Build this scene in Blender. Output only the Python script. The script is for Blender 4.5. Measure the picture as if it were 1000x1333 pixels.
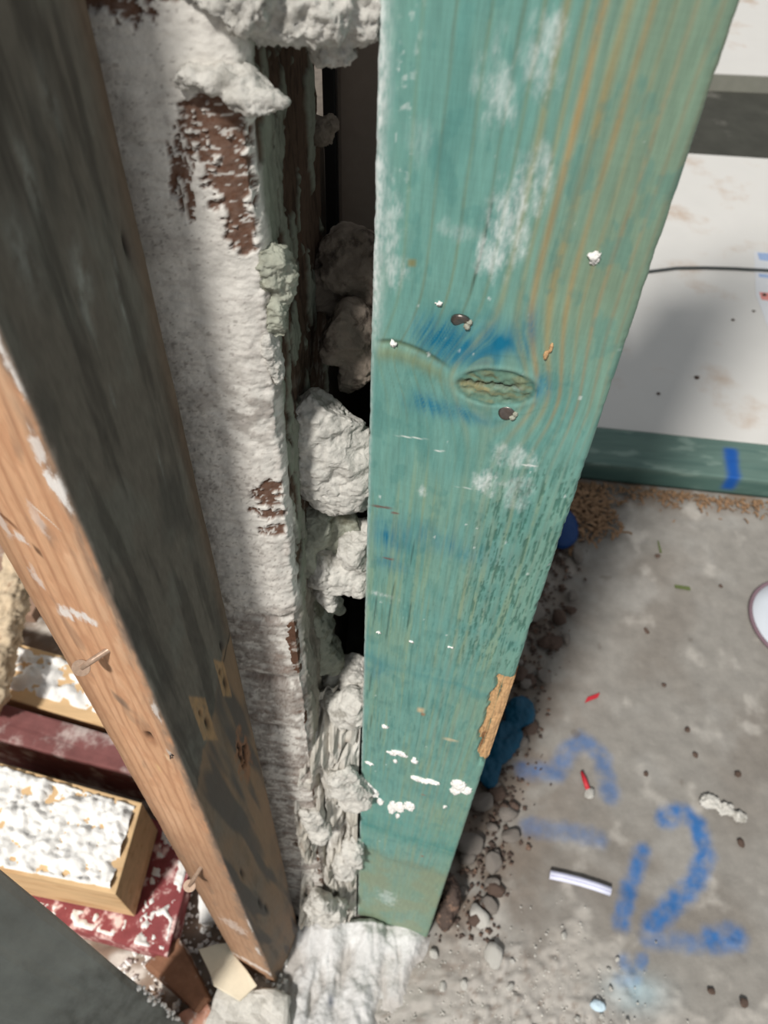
import bpy, bmesh, math, random
import numpy as np
from mathutils import Vector, Matrix

for _o in list(bpy.data.objects):
    bpy.data.objects.remove(_o, do_unlink=True)
SC = bpy.context.scene
COL = SC.collection
random.seed(7)
RNG = np.random.default_rng(11)

# ------------------------------------------------------------------ camera
cam_d = bpy.data.cameras.new('camera')
cam = bpy.data.objects.new('camera', cam_d)
COL.objects.link(cam)
cam_d.sensor_fit = 'HORIZONTAL'
cam_d.sensor_width = 36.0
cam_d.lens = 36.04
cam_d.clip_start = 0.01
cam_d.clip_end = 60
_r = Vector((0.99877573, 0.03772501, 0.03199802))
_u = Vector((-0.04946767, 0.76168592, 0.64605535))
_f = Vector((0.0, 0.64684726, -0.76261958))
cam.matrix_world = Matrix(((_r.x, _u.x, -_f.x, 0.0), (_r.y, _u.y, -_f.y, 0.0), (_r.z, _u.z, -_f.z, 1.1), (0, 0, 0, 1)))
cam_d.dof.use_dof = True
cam_d.dof.focus_distance = 0.36
cam_d.dof.aperture_fstop = 20.0
SC.camera = cam

# ------------------------------------------------------------------ world, sun, exposure
SC.view_settings.view_transform = 'Standard'
SC.view_settings.look = 'None'
SC.view_settings.exposure = 0.0
SC.view_settings.gamma = 1.0
SC.view_settings.use_curve_mapping = False
world = bpy.data.worlds.new('World')
SC.world = world
world.use_nodes = True
_bg = world.node_tree.nodes['Background']
_bg.inputs[0].default_value = (0.93, 0.97, 1.0, 1)
_bg.inputs[1].default_value = 0.34
sun_d = bpy.data.lights.new('sun', 'SUN')
sun = bpy.data.objects.new('sun', sun_d)
COL.objects.link(sun)
sun_d.energy = 3.7
sun_d.angle = math.radians(6)
sun_d.color = (1.0, 0.965, 0.91)
sun.rotation_euler = Vector((0.38, 0.64, -0.92)).to_track_quat('-Z', 'Y').to_euler()
sun.location = (-2, -3, 5)


# ------------------------------------------------------------------ numpy noise
_P = np.arange(256)
RNG.shuffle(_P)
_P = np.concatenate([_P, _P, _P])
_GR = RNG.normal(size=(256, 3))
_GR /= np.linalg.norm(_GR, axis=1)[:, None]


def perlin(x, y, z=0.0):
    x, y, z = np.broadcast_arrays(np.asarray(x, float), np.asarray(y, float), np.asarray(z, float))
    xi = np.floor(x).astype(int); yi = np.floor(y).astype(int); zi = np.floor(z).astype(int)
    xf = x - xi; yf = y - yi; zf = z - zi
    xi &= 255; yi &= 255; zi &= 255
    fu = xf * xf * xf * (xf * (xf * 6 - 15) + 10)
    fv = yf * yf * yf * (yf * (yf * 6 - 15) + 10)
    fw = zf * zf * zf * (zf * (zf * 6 - 15) + 10)

    def g(a, b, c):
        h = _P[_P[_P[(xi + a) & 255] + ((yi + b) & 255)] + ((zi + c) & 255)]
        gr = _GR[h]
        return gr[..., 0] * (xf - a) + gr[..., 1] * (yf - b) + gr[..., 2] * (zf - c)
    x00 = g(0, 0, 0) * (1 - fu) + g(1, 0, 0) * fu
    x10 = g(0, 1, 0) * (1 - fu) + g(1, 1, 0) * fu
    x01 = g(0, 0, 1) * (1 - fu) + g(1, 0, 1) * fu
    x11 = g(0, 1, 1) * (1 - fu) + g(1, 1, 1) * fu
    return ((x00 * (1 - fv) + x10 * fv) * (1 - fw) + (x01 * (1 - fv) + x11 * fv) * fw) * 1.5


def fbm(x, y, z=0.0, octs=4, gain=0.5):
    s = 0.0; a = 1.0; f = 1.0
    for k in range(octs):
        s = s + a * perlin(np.asarray(x) * f + 17.3 * k, np.asarray(y) * f - 9.1 * k, np.asarray(z) * f + 5.7 * k)
        a *= gain; f *= 2.03
    return s


def ridged(x, y, z=0.0, octs=4):
    s = 0.0; a = 1.0; f = 1.0
    for k in range(octs):
        s = s + a * (1 - 2 * np.abs(perlin(np.asarray(x) * f + 31 * k, np.asarray(y) * f + 7 * k, np.asarray(z) * f)))
        a *= 0.5; f *= 2.1
    return s


def sst(a, b, x):
    t = np.clip((x - a) / (b - a), 0, 1)
    return t * t * (3 - 2 * t)


def gau(x, c, w):
    return np.exp(-((x - c) / w) ** 2)


def L(r, g=None, b=None):
    if g is None:
        r, g, b = r
    out = []
    for c in (r, g, b):
        c /= 255.0
        out.append(c / 12.92 if c <= 0.04045 else ((c + 0.055) / 1.055) ** 2.4)
    return np.array(out)


def mixc(col, c2, m):
    m = np.clip(m, 0, 1)[..., None]
    return col * (1 - m) + np.asarray(c2) * m


# ------------------------------------------------------------------ materials
def mat(name, color=(128, 128, 128), rough=0.85, var=0.25, vscale=60.0, bump=0.3, bscale=250.0, bdist=0.001,
        attr=False, color2=None, c2scale=40.0, c2lo=0.5, c2hi=0.62, stretch=None, spec=0.3, metal=0.0, transmission=0.0):
    m = bpy.data.materials.new(name)
    m.use_nodes = True
    nt = m.node_tree
    N = nt.nodes
    lk = nt.links.new
    bs = N['Principled BSDF']
    bs.inputs['Roughness'].default_value = rough
    bs.inputs['Specular IOR Level'].default_value = spec
    bs.inputs['Metallic'].default_value = metal
    bs.inputs['Transmission Weight'].default_value = transmission
    tc = N.new('ShaderNodeTexCoord')
    vec = tc.outputs['Object']
    if stretch:
        mp = N.new('ShaderNodeMapping')
        mp.inputs['Scale'].default_value = stretch
        lk(vec, mp.inputs['Vector'])
        vec = mp.outputs['Vector']
    n1 = N.new('ShaderNodeTexNoise')
    n1.inputs['Scale'].default_value = vscale
    n1.inputs['Detail'].default_value = 6
    n1.inputs['Roughness'].default_value = 0.65
    lk(vec, n1.inputs['Vector'])
    if attr:
        a = N.new('ShaderNodeAttribute')
        a.attribute_name = 'Col'
        base = a.outputs['Color']
    else:
        rgb = N.new('ShaderNodeRGB')
        rgb.outputs[0].default_value = (*L(color), 1)
        base = rgb.outputs[0]
    if color2 is not None:
        n2 = N.new('ShaderNodeTexNoise')
        n2.inputs['Scale'].default_value = c2scale
        n2.inputs['Detail'].default_value = 7
        n2.inputs['Roughness'].default_value = 0.6
        lk(vec, n2.inputs['Vector'])
        rp = N.new('ShaderNodeMapRange')
        rp.interpolation_type = 'SMOOTHSTEP'
        rp.inputs['From Min'].default_value = c2lo
        rp.inputs['From Max'].default_value = c2hi
        lk(n2.outputs['Fac'], rp.inputs['Value'])
        mx = N.new('ShaderNodeMix'); mx.data_type = 'RGBA'
        lk(rp.outputs['Result'], mx.inputs['Factor'])
        lk(base, mx.inputs[6])
        mx.inputs[7].default_value = (*L(color2), 1)
        base = mx.outputs[2]
    mr = N.new('ShaderNodeMapRange')
    mr.inputs['From Min'].default_value = 0.25
    mr.inputs['From Max'].default_value = 0.75
    mr.inputs['To Min'].default_value = 1 - var
    mr.inputs['To Max'].default_value = 1 + var
    lk(n1.outputs['Fac'], mr.inputs['Value'])
    vm = N.new('ShaderNodeVectorMath'); vm.operation = 'SCALE'
    lk(base, vm.inputs[0])
    lk(mr.outputs['Result'], vm.inputs['Scale'])
    lk(vm.outputs[0], bs.inputs['Base Color'])
    if bump > 0:
        n3 = N.new('ShaderNodeTexNoise')
        n3.inputs['Scale'].default_value = bscale
        n3.inputs['Detail'].default_value = 8
        n3.inputs['Roughness'].default_value = 0.7
        lk(vec, n3.inputs['Vector'])
        b = N.new('ShaderNodeBump')
        b.inputs['Strength'].default_value = bump
        b.inputs['Distance'].default_value = bdist
        lk(n3.outputs['Fac'], b.inputs['Height'])
        lk(b.outputs['Normal'], bs.inputs['Normal'])
    return m


M = {}
M['green'] = mat('treated_green_wood', attr=True, rough=0.55, var=0.16, vscale=420, bump=0.35, bscale=900, bdist=0.0004, stretch=(1, 1, 0.12), spec=0.35)
M['post'] = mat('weathered_post_wood', attr=True, rough=0.7, var=0.1, vscale=420, bump=0.35, bscale=800, bdist=0.0005, stretch=(1, 1, 0.15), spec=0.25)
M['plaster'] = mat('old_plaster', attr=True, rough=0.95, var=0.12, vscale=260, bump=0.4, bscale=520, bdist=0.0011, spec=0.1)
M['floor'] = mat('concrete_floor', attr=True, rough=0.75, var=0.16, vscale=40, bump=0.35, bscale=190, bdist=0.0022, spec=0.25)
M['mortar'] = mat('pale_mortar', (208, 205, 198), rough=0.95, var=0.2, vscale=190, bump=0.7, bscale=420, bdist=0.0018, color2=(150, 146, 138), c2scale=55, c2lo=0.52, c2hi=0.72, spec=0.1)
M['spill'] = mat('white_mortar_spill', (214, 213, 212), rough=0.95, var=0.14, vscale=90, bump=0.5, bscale=260, bdist=0.002, color2=(172, 166, 160), c2scale=28, c2lo=0.52, c2hi=0.75, spec=0.1)
M['mortar_dark'] = mat('dusty_brown_mortar', (150, 138, 126), rough=0.95, var=0.25, vscale=170, bump=0.7, bscale=380, bdist=0.002, color2=(92, 82, 74), c2scale=60, spec=0.1)
M['mortar_green'] = mat('greenish_mortar', (172, 174, 160), rough=0.95, var=0.2, vscale=170, bump=0.6, bscale=380, bdist=0.0016, color2=(118, 116, 100), c2scale=45, spec=0.1)
M['brick'] = mat('brown_brick', (100, 74, 60), rough=0.95, var=0.3, vscale=150, bump=0.6, bscale=400, bdist=0.001, color2=(178, 170, 162), c2scale=60, c2lo=0.54, c2hi=0.64, spec=0.1)
M['core'] = mat('joint_mortar', (120, 112, 104), rough=0.95, var=0.3, vscale=120, bump=0.6, bscale=300, bdist=0.002, spec=0.1)
M['panel'] = mat('taupe_panel', (150, 138, 128), rough=0.9, var=0.14, vscale=40, bump=0.25, bscale=160, bdist=0.001, color2=(112, 98, 86), c2scale=18, c2lo=0.55, c2hi=0.75)
M['black'] = mat('black_metal', (14, 14, 15), rough=0.5, var=0.2, bump=0.1, spec=0.4)
M['rawwood'] = mat('raw_splintered_wood', (206, 166, 122), rough=0.8, var=0.3, vscale=230, bump=0.8, bscale=500, bdist=0.0012, stretch=(1, 1, 0.12), color2=(128, 88, 58), c2scale=130, c2lo=0.55, c2hi=0.66)
M['nail'] = mat('dull_nail_steel', (120, 112, 108), rough=0.35, var=0.25, vscale=500, bump=0.2, bscale=900, bdist=0.0003, metal=0.8, spec=0.5)
M['nail_rust'] = mat('tan_nail_steel', (176, 150, 130), rough=0.4, var=0.25, vscale=500, bump=0.2, bscale=900, bdist=0.0003, metal=0.25, spec=0.5)
M['plate'] = mat('blue_green_plate_wood', attr=True, rough=0.7, var=0.12, vscale=90, bump=0.3, bscale=300, bdist=0.001, stretch=(0.15, 1, 1))
M['white_board'] = mat('white_board', (208, 206, 202), rough=0.55, var=0.04, vscale=6, bump=0.1, bscale=60, bdist=0.001, color2=(186, 170, 156), c2scale=6, c2lo=0.54, c2hi=0.74)
M['dark_plank'] = mat('dark_plank', (62, 62, 56), rough=0.85, var=0.25, vscale=12, bump=0.3, bscale=90, bdist=0.001, color2=(104, 102, 96), c2scale=7, c2lo=0.58, c2hi=0.75)
M['grey_edge'] = mat('grey_board', (132, 132, 122), rough=0.85, var=0.1, vscale=20)
M['cable'] = mat('dark_cable', (62, 66, 66), rough=0.45, var=0.1, bump=0)
M['paper'] = mat('printed_paper', (208, 210, 214), rough=0.7, var=0.03, bump=0.05)
M['ink_blue'] = mat('blue_ink', (150, 172, 208), rough=0.7, var=0.1, bump=0)
M['ink_red'] = mat('red_ink', (214, 140, 134), rough=0.7, var=0.1, bump=0)
M['yellow_wood'] = mat('pale_pine', (216, 182, 138), rough=0.75, var=0.16, vscale=70, bump=0.3, bscale=300, bdist=0.0008, stretch=(0.15, 1, 1), color2=(194, 152, 108), c2scale=40, c2lo=0.55, c2hi=0.7)
M['end_wood'] = mat('pale_pine_cut_end', (214, 168, 112), rough=0.75, var=0.12, vscale=90, bump=0.25, bscale=300, bdist=0.0006, stretch=(1, 1, 0.2))
M['crust'] = mat('white_plaster_crust', (246, 244, 240), rough=0.95, var=0.06, vscale=120, bump=0.5, bscale=260, bdist=0.002, spec=0.1)
M['red_wood'] = mat('red_painted_wood', (146, 72, 74), rough=0.7, var=0.25, vscale=60, bump=0.4, bscale=200, bdist=0.001, color2=(226, 196, 190), c2scale=60, c2lo=0.5, c2hi=0.66)
M['maroon'] = mat('maroon_painted_wood', (126, 80, 78), rough=0.75, var=0.25, vscale=40, bump=0.4, bscale=150, bdist=0.001, color2=(196, 180, 174), c2scale=26, c2lo=0.48, c2hi=0.7)
M['beige_stick'] = mat('plaster_caked_stick', (206, 186, 158), rough=0.9, var=0.2, vscale=70, bump=0.6, bscale=150, bdist=0.002, color2=(152, 122, 98), c2scale=40, c2lo=0.55, c2hi=0.7)
M['brown_board'] = mat('brown_board', (156, 128, 110), rough=0.85, var=0.15, vscale=30, bump=0.3, bscale=120, bdist=0.001, color2=(205, 194, 184), c2scale=22, c2lo=0.58, c2hi=0.72)
M['brown_brick'] = mat('brown_rubble_brick', (142, 104, 82), rough=0.95, var=0.25, vscale=70, bump=0.6, bscale=200, bdist=0.0015, color2=(206, 196, 186), c2scale=40, c2lo=0.56, c2hi=0.68, spec=0.1)
M['pink_brick'] = mat('pink_rubble_brick', (188, 140, 120), rough=0.95, var=0.2, vscale=70, bump=0.6, bscale=200, bdist=0.0015, color2=(216, 206, 196), c2scale=40, spec=0.1)
M['cream'] = mat('cream_flake', (226, 214, 190), rough=0.85, var=0.08, vscale=60, bump=0.3, bscale=200, bdist=0.001)
M['stone'] = mat('grey_rubble_stone', (132, 126, 120), rough=0.95, var=0.25, vscale=120, bump=0.6, bscale=300, bdist=0.001, color2=(112, 102, 94), c2scale=90, spec=0.1)
M['dark_stone'] = mat('dark_rubble_stone', (84, 72, 66), rough=0.9, var=0.25, vscale=120, bump=0.6, bscale=300, bdist=0.001, color2=(128, 104, 90), c2scale=90, spec=0.15)
M['shaving'] = mat('wood_shavings', (136, 108, 82), rough=0.85, var=0.3, vscale=60, bump=0.2)
M['tube'] = mat('white_plastic', (226, 228, 246), rough=0.4, var=0.03, bump=0)
M['tube_line'] = mat('lilac_plastic', (160, 160, 206), rough=0.4, var=0.03, bump=0)
M['red_plastic'] = mat('red_plastic', (190, 48, 58), rough=0.5, var=0.1, bump=0)
M['blue_plastic'] = mat('blue_plastic', (8, 76, 104), rough=0.45, var=0.12, vscale=60, bump=0.3, bscale=60, bdist=0.003)
M['deep_blue'] = mat('deep_blue_plastic', (8, 54, 108), rough=0.45, var=0.1, bump=0.1)
M['pale_blue'] = mat('pale_blue_chip', (196, 216, 228), rough=0.6, var=0.06)
M['green_chip'] = mat('green_chip', (92, 102, 62), rough=0.8, var=0.15)
M['lid'] = mat('bluish_white_lid', (206, 212, 220), rough=0.3, var=0.04, vscale=20, bump=0.05)
M['lid_rim'] = mat('mauve_lid_rim', (126, 104, 112), rough=0.4, var=0.1, bump=0.05)
M['dark_post'] = mat('dark_post_wood', (150, 155, 151), rough=0.85, var=0.25, vscale=30, bump=0.4, bscale=180, bdist=0.001, color2=(70, 72, 68), c2scale=8, c2lo=0.42, c2hi=0.6, stretch=(1, 1, 0.35))


# ------------------------------------------------------------------ object helpers
def link(o, parent=None):
    COL.objects.link(o)
    if parent is not None:
        o.parent = parent
        o.matrix_parent_inverse = Matrix.Identity(4)
    return o


def tag(o, label, cat=None, group=None, kind=None):
    o['label'] = label
    if cat: o['category'] = cat
    if group: o['group'] = group
    if kind: o['kind'] = kind
    return o


def empty(name, loc=(0, 0, 0)):
    o = bpy.data.objects.new(name, None)
    o.empty_display_size = 0.02
    o.location = loc
    return link(o)


def wpos(p):
    """world location of a parent Empty (parents are never rotated)."""
    w = np.zeros(3)
    while p is not None:
        w = w + np.array(p.location)
        p = p.parent
    return w


def mesh_obj(name, verts, faces, material, parent=None, col=None, smooth=True, loc=None):
    """verts are in world space; loc is the object's origin in world space."""
    verts = np.asarray(verts, float)
    if loc is None:
        loc = wpos(parent)
    loc = np.asarray(loc, float)
    me = bpy.data.meshes.new(name)
    v = verts - loc
    if isinstance(faces, np.ndarray):
        k = faces.shape[1]
        me.vertices.add(len(v))
        me.vertices.foreach_set('co', v.astype(np.float32).ravel())
        me.loops.add(faces.size)
        me.loops.foreach_set('vertex_index', faces.astype(np.int32).ravel())
        me.polygons.add(len(faces))
        me.polygons.foreach_set('loop_start', np.arange(0, faces.size, k, dtype=np.int32))
        me.polygons.foreach_set('loop_total', np.full(len(faces), k, dtype=np.int32))
        me.update(calc_edges=True)
    else:
        me.from_pydata([tuple(p) for p in v], [], faces)
        me.update()
    if col is not None:
        a = me.color_attributes.new('Col', 'FLOAT_COLOR', 'POINT')
        c4 = np.ones((len(v), 4), np.float32)
        c4[:, :3] = np.clip(col.reshape(-1, 3), 0, 1)
        a.data.foreach_set('color', c4.ravel())
    me.polygons.foreach_set('use_smooth', np.full(len(me.polygons), smooth))
    me.materials.append(material)
    o = bpy.data.objects.new(name, me)
    link(o, parent)
    o.location = Vector(loc - wpos(parent))
    return o


def grid_faces(n, m, wrap=False):
    i = np.arange(n - 1)[:, None]
    j = np.arange(m if wrap else m - 1)[None, :]
    j2 = (j + 1) % m
    a = i * m + j; b = i * m + j2; c = (i + 1) * m + j2; d = (i + 1) * m + j
    return np.stack([a, b, c, d], -1).reshape(-1, 4)


def bm_obj(name, bm, material, parent=None, loc=(0, 0, 0), rot=None, smooth=False):
    """bmesh in local space placed at world loc."""
    bmesh.ops.recalc_face_normals(bm, faces=bm.faces)
    me = bpy.data.meshes.new(name)
    bm.to_mesh(me)
    bm.free()
    me.polygons.foreach_set('use_smooth', np.full(len(me.polygons), smooth))
    me.materials.append(material)
    o = bpy.data.objects.new(name, me)
    link(o, parent)
    o.location = Vector(np.asarray(loc, float) - wpos(parent))
    if rot is not None: o.rotation_euler = rot
    return o


def prism(name, corners, z0, z1, material, parent=None, bevel=0.002, jitter=0.0, cuts=0, loc=None, seed=0):
    """A board or block: plan corners (world xy), extruded z0..z1, bevelled, optionally roughened."""
    c = np.array(corners, float)
    if loc is None:
        loc = (c[:, 0].mean(), c[:, 1].mean(), z0) if parent is None else wpos(parent)
    loc = np.asarray(loc, float)
    bm = bmesh.new()
    lo = [bm.verts.new((x - loc[0], y - loc[1], z0 - loc[2])) for x, y in c]
    hi = [bm.verts.new((x - loc[0], y - loc[1], z1 - loc[2])) for x, y in c]
    n = len(c)
    bm.faces.new(lo[::-1]); bm.faces.new(hi)
    for i in range(n):
        bm.faces.new((lo[i], lo[(i + 1) % n], hi[(i + 1) % n], hi[i]))
    if bevel > 0:
        bmesh.ops.bevel(bm, geom=list(bm.edges), offset=bevel, segments=2, profile=0.6, affect='EDGES')
    if cuts:
        bmesh.ops.subdivide_edges(bm, edges=[e for e in bm.edges if e.calc_length() > 0.012], cuts=cuts, use_grid_fill=True)
        bmesh.ops.triangulate(bm, faces=[f for f in bm.faces if len(f.verts) > 4])
    if jitter:
        co = np.array([v.co[:] for v in bm.verts])
        bm.normal_update()
        d = fbm(co[:, 0] * 45 + seed * 3.1, co[:, 1] * 45, co[:, 2] * 45 + seed, 4)
        for v, k in zip(bm.verts, d):
            v.co += v.normal * float(k) * jitter
    return bm_obj(name, bm, material, parent, loc)


def crust(name, corners, z, th, cover, material, parent, seed=0, step=0.0035, freq=38.0):
    """Plaster crust lying on a quad top face (corners A,B,C,D in order): thick lumps with bare gaps."""
    A, B, C, D = [np.array(p, float) for p in corners]
    n = max(8, int(np.linalg.norm(B - A) / step)); m = max(8, int(np.linalg.norm(D - A) / step))
    s = np.linspace(0.01, 0.99, n)[:, None, None]; t = np.linspace(0.01, 0.99, m)[None, :, None]
    p = (A * (1 - s) + B * s) * (1 - t) + (D * (1 - s) + C * s) * t
    h = fbm(p[..., 0] * freq + seed, p[..., 1] * freq, seed * 1.7, 5, 0.6) + cover
    fine = fbm(p[..., 0] * 170, p[..., 1] * 170, seed + 3.3, 4, 0.6)
    h = np.where(h > 0, np.clip(np.abs(h), 0, 1.4) ** 0.8 * (1 + 0.3 * fine) * th, -0.002 + 0 * h)
    edge = np.minimum(np.minimum(s[..., 0], 1 - s[..., 0]) * n, np.minimum(t[..., 0], 1 - t[..., 0]) * m)
    h = np.where(edge < 1.0, -0.003, h)
    V = np.dstack([p[..., 0], p[..., 1], z + h])
    return mesh_obj(name, V.reshape(-1, 3), grid_faces(n, m), material, parent)


def lump(name, balls, voxel, amp, freq, material, parent=None, seed=0.0, ridge=0.5, fine=0.35, floor_z=None, cell=0.0, facets=0):
    """Solid crumbly mass: ellipsoids merged by voxel remesh, then broken up with noise."""
    bm = bmesh.new()
    for b in balls:
        c = b[0]; r = b[1] if isinstance(b[1], (tuple, list)) else (b[1],) * 3
        rot = Matrix.Rotation(b[2], 4, 'Z') if len(b) > 2 else Matrix.Identity(4)
        new = bmesh.ops.create_icosphere(bm, subdivisions=3, radius=1.0)['verts']
        mx = Matrix.Translation(c) @ rot @ Matrix.Diagonal((r[0], r[1], r[2], 1))
        for v_ in new:
            if facets:
                p_ = v_.co
                v_.co = p_ / (abs(p_.x) ** 3.2 + abs(p_.y) ** 3.2 + abs(p_.z) ** 3.2) ** (1 / 3.2)
            v_.co = mx @ v_.co
    me = bpy.data.meshes.new('tmp_lump')
    bm.to_mesh(me); bm.free()
    t = bpy.data.objects.new('tmp_lump', me)
    COL.objects.link(t)
    md = t.modifiers.new('r', 'REMESH'); md.mode = 'VOXEL'; md.voxel_size = voxel; md.adaptivity = 0
    dg = bpy.context.evaluated_depsgraph_get()
    me2 = bpy.data.meshes.new_from_object(t.evaluated_get(dg))
    bpy.data.objects.remove(t, do_unlink=True)
    bpy.data.meshes.remove(me)
    n = len(me2.vertices)
    co = np.empty(n * 3, np.float32); me2.vertices.foreach_get('co', co); co = co.reshape(-1, 3).astype(float)
    nr = np.empty(n * 3, np.float32); me2.vertex_normals.foreach_get('vector', nr); nr = nr.reshape(-1, 3)
    if facets:
        rg = np.random.default_rng(int(seed * 10) + 3)
        c0 = co.mean(0)
        for k in range(facets):
            dr = rg.normal(size=3); dr /= np.linalg.norm(dr)
            s_ = (co - c0) @ dr
            lim = s_.max() * rg.uniform(0.70, 0.95)
            ov = np.clip(s_ - lim, 0, None)
            co = co - dr[None, :] * (ov * 0.88)[:, None]
    q = co * freq + seed
    d = fbm(q[:, 0], q[:, 1], q[:, 2], 4, 0.55) * (1 - ridge) + ridge * (ridged(q[:, 0] * 0.8, q[:, 1] * 0.8, q[:, 2] * 0.8, 4) - 0.9)
    d = d + fine * fbm(q[:, 0] * 5, q[:, 1] * 5, q[:, 2] * 5, 4, 0.7)
    if cell:
        k = fbm(q[:, 0] * 1.7 + 9, q[:, 1] * 1.7, q[:, 2] * 1.7, 2)
        d = d - cell * np.clip(0.08 - np.abs(k), 0, 1) * 12
    co = co + nr * (d * amp)[:, None]
    if floor_z is not None:
        co[:, 2] = np.maximum(co[:, 2], floor_z)
    if parent is None:
        loc = np.array([co[:, 0].mean(), co[:, 1].mean(), co[:, 2].min()])
    else:
        loc = wpos(parent)
    me2.vertices.foreach_set('co', (co - loc).astype(np.float32).ravel())
    me2.update()
    me2.polygons.foreach_set('use_smooth', np.ones(len(me2.polygons), bool))
    me2.materials.clear(); me2.materials.append(material)
    me2.name = name
    o = bpy.data.objects.new(name, me2)
    link(o, parent)
    o.location = Vector(loc - wpos(parent))
    return o


def tube(name, pts, r, material, parent=None, seg=10, caps=True, radii=None):
    pts = [Vector(p) for p in pts]
    n = len(pts)
    V = []; Fc = []
    for i, p in enumerate(pts):
        tdir = (pts[min(i + 1, n - 1)] - pts[max(i - 1, 0)]).normalized()
        a = tdir.orthogonal().normalized() if i == 0 else (a - tdir * a.dot(tdir)).normalized()
        b = tdir.cross(a)
        rr = r if radii is None else radii[i]
        for k in range(seg):
            an = 2 * math.pi * k / seg
            V.append(p + (a * math.cos(an) + b * math.sin(an)) * rr)
    for i in range(n - 1):
        for k in range(seg):
            Fc.append((i * seg + k, i * seg + (k + 1) % seg, (i + 1) * seg + (k + 1) % seg, (i + 1) * seg + k))
    if caps:
        Fc.append(tuple(range(seg))[::-1]); Fc.append(tuple(range((n - 1) * seg, n * seg)))
    V = np.array([v[:] for v in V])
    loc = None if parent is not None else V[V[:, 2].argmin()]
    return mesh_obj(name, V, Fc, material, parent, loc=loc)


def zrows(top, bottom, a, k, lo, hi):
    """Row heights, finer where the timber is seen close up."""
    z = [top]
    while z[-1] > bottom:
        h = max(0.0, 1.1 - z[-1])
        z.append(z[-1] - min(hi, max(lo, a * (1 + (h / a) ** 2) * k)))
    z[-1] = bottom
    return np.array(z[::-1])


# ================================================================== SETTING: floor
xs = np.concatenate([np.linspace(-5, -0.75, 16)[:-1], np.arange(-0.75, 0.12, 0.006), np.arange(0.12, 0.62, 0.0032), np.arange(0.62, 1.0, 0.006), np.linspace(1.0, 6, 18)])
ys = np.concatenate([np.linspace(-3, 0.06, 14)[:-1], np.arange(0.06, 0.60, 0.0032), np.arange(0.60, 1.3, 0.006), np.linspace(1.3, 8, 22)])
fx, fy = np.meshgrid(xs, ys, indexing='ij')


def stroke(pts, w):
    """soft sprayed line mask around a polyline"""
    d = np.full(fx.shape, 9.0)
    for (x0, y0), (x1, y1) in zip(pts[:-1], pts[1:]):
        vx, vy = x1 - x0, y1 - y0
        t = np.clip(((fx - x0) * vx + (fy - y0) * vy) / (vx * vx + vy * vy + 1e-9), 0, 1)
        d = np.minimum(d, np.hypot(fx - x0 - t * vx, fy - y0 - t * vy))
    d = d + 0.0025 * fbm(fx * 90, fy * 90, 2.2, 3)
    return 1 - sst(w * 0.3, w * 1.7, d)


fcol = np.broadcast_to(L(142, 138, 132), fx.shape + (3,)).copy()
big = fbm(fx * 5, fy * 5, 1.0, 4)
fcol = mixc(fcol, L(122, 115, 107), sst(-0.1, 0.6, big) * 0.6)
fcol = mixc(fcol, L(158, 155, 150), sst(0.1, 0.7, fbm(fx * 8 + 3, fy * 8, 4.0, 4)) * 0.6)
dust = sst(-0.15, 0.45, fbm(fx * 16, fy * 16, 7.0, 5) + 1.1 * (gau(fy, 0.14, 0.10) * gau(fx, 0.18, 0.20)) * 1.4 - 0.45)
fcol = mixc(fcol, L(176, 171, 164), dust * 0.8)
left = sst(-0.05, -0.16, fx)
fcol = mixc(fcol, L(150, 122, 100), left * (0.55 + 0.4 * fbm(fx * 14, fy * 14, 3.0, 4)))
fcol = mixc(fcol, L(214, 206, 196), left * sst(0.0, 0.4, fbm(fx * 22, fy * 22, 9.0, 5)))
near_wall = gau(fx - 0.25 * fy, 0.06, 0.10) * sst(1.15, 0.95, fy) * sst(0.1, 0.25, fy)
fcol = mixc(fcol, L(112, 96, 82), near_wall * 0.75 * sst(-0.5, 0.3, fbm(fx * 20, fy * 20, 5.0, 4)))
fcol = mixc(fcol, L(122, 98, 76), gau(fy, 1.04, 0.05) * 0.7 * sst(-0.4, 0.2, fbm(fx * 25, fy * 25, 6.0, 4)))
BL = L(44, 104, 166)
wear = np.clip(0.80 + 0.55 * fbm(fx * 55, fy * 55, 8.0, 4), 0.15, 1)
pm = np.zeros(fx.shape)
for pts, w, st in [
    ([(0.422, 0.39), (0.435, 0.399), (0.450, 0.400), (0.466, 0.384), (0.468, 0.345), (0.447, 0.31), (0.412, 0.28), (0.377, 0.252)], 0.0125, 0.95),
    ([(0.37, 0.236), (0.422, 0.233), (0.452, 0.237)], 0.011, 0.55),
    ([(0.452, 0.238), (0.482, 0.243)], 0.014, 0.95),
    ([(0.381, 0.345), (0.357, 0.301), (0.336, 0.252)], 0.010, 0.9),
    ([(0.334, 0.207), (0.338, 0.198)], 0.009, 0.8),
    ([(0.322, 0.186), (0.345, 0.188)], 0.007, 0.6),
    ([(0.357, 0.212), (0.352, 0.206)], 0.007, 0.7),
    ([(0.225, 0.452), (0.272, 0.449), (0.292, 0.482), (0.319, 0.503), (0.344, 0.478), (0.348, 0.421)], 0.0125, 0.6),
    ([(0.226, 0.37), (0.269, 0.367), (0.322, 0.359)], 0.012, 0.45),
]:
    pm = np.maximum(pm, stroke(pts, w) * st)
fcol = mixc(fcol, BL, pm * wear)
fcol = mixc(fcol, L(150, 190, 205), gau(fx, 0.34, 0.035) * gau(fy, 0.175, 0.02) * 0.5)
spots = sst(0.62, 0.75, perlin(fx * 34, fy * 34, 12.0)) * 0.5
fcol = mixc(fcol, L(96, 86, 76), spots)
ddn = sst(0.05, 0.75, gau(fy, 0.11, 0.11) * gau(fx, 0.16, 0.16) + 0.25 * fbm(fx * 20, fy * 20, 3.0, 3))
fcol = mixc(fcol, L(178, 173, 167), ddn * 0.6)
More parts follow.
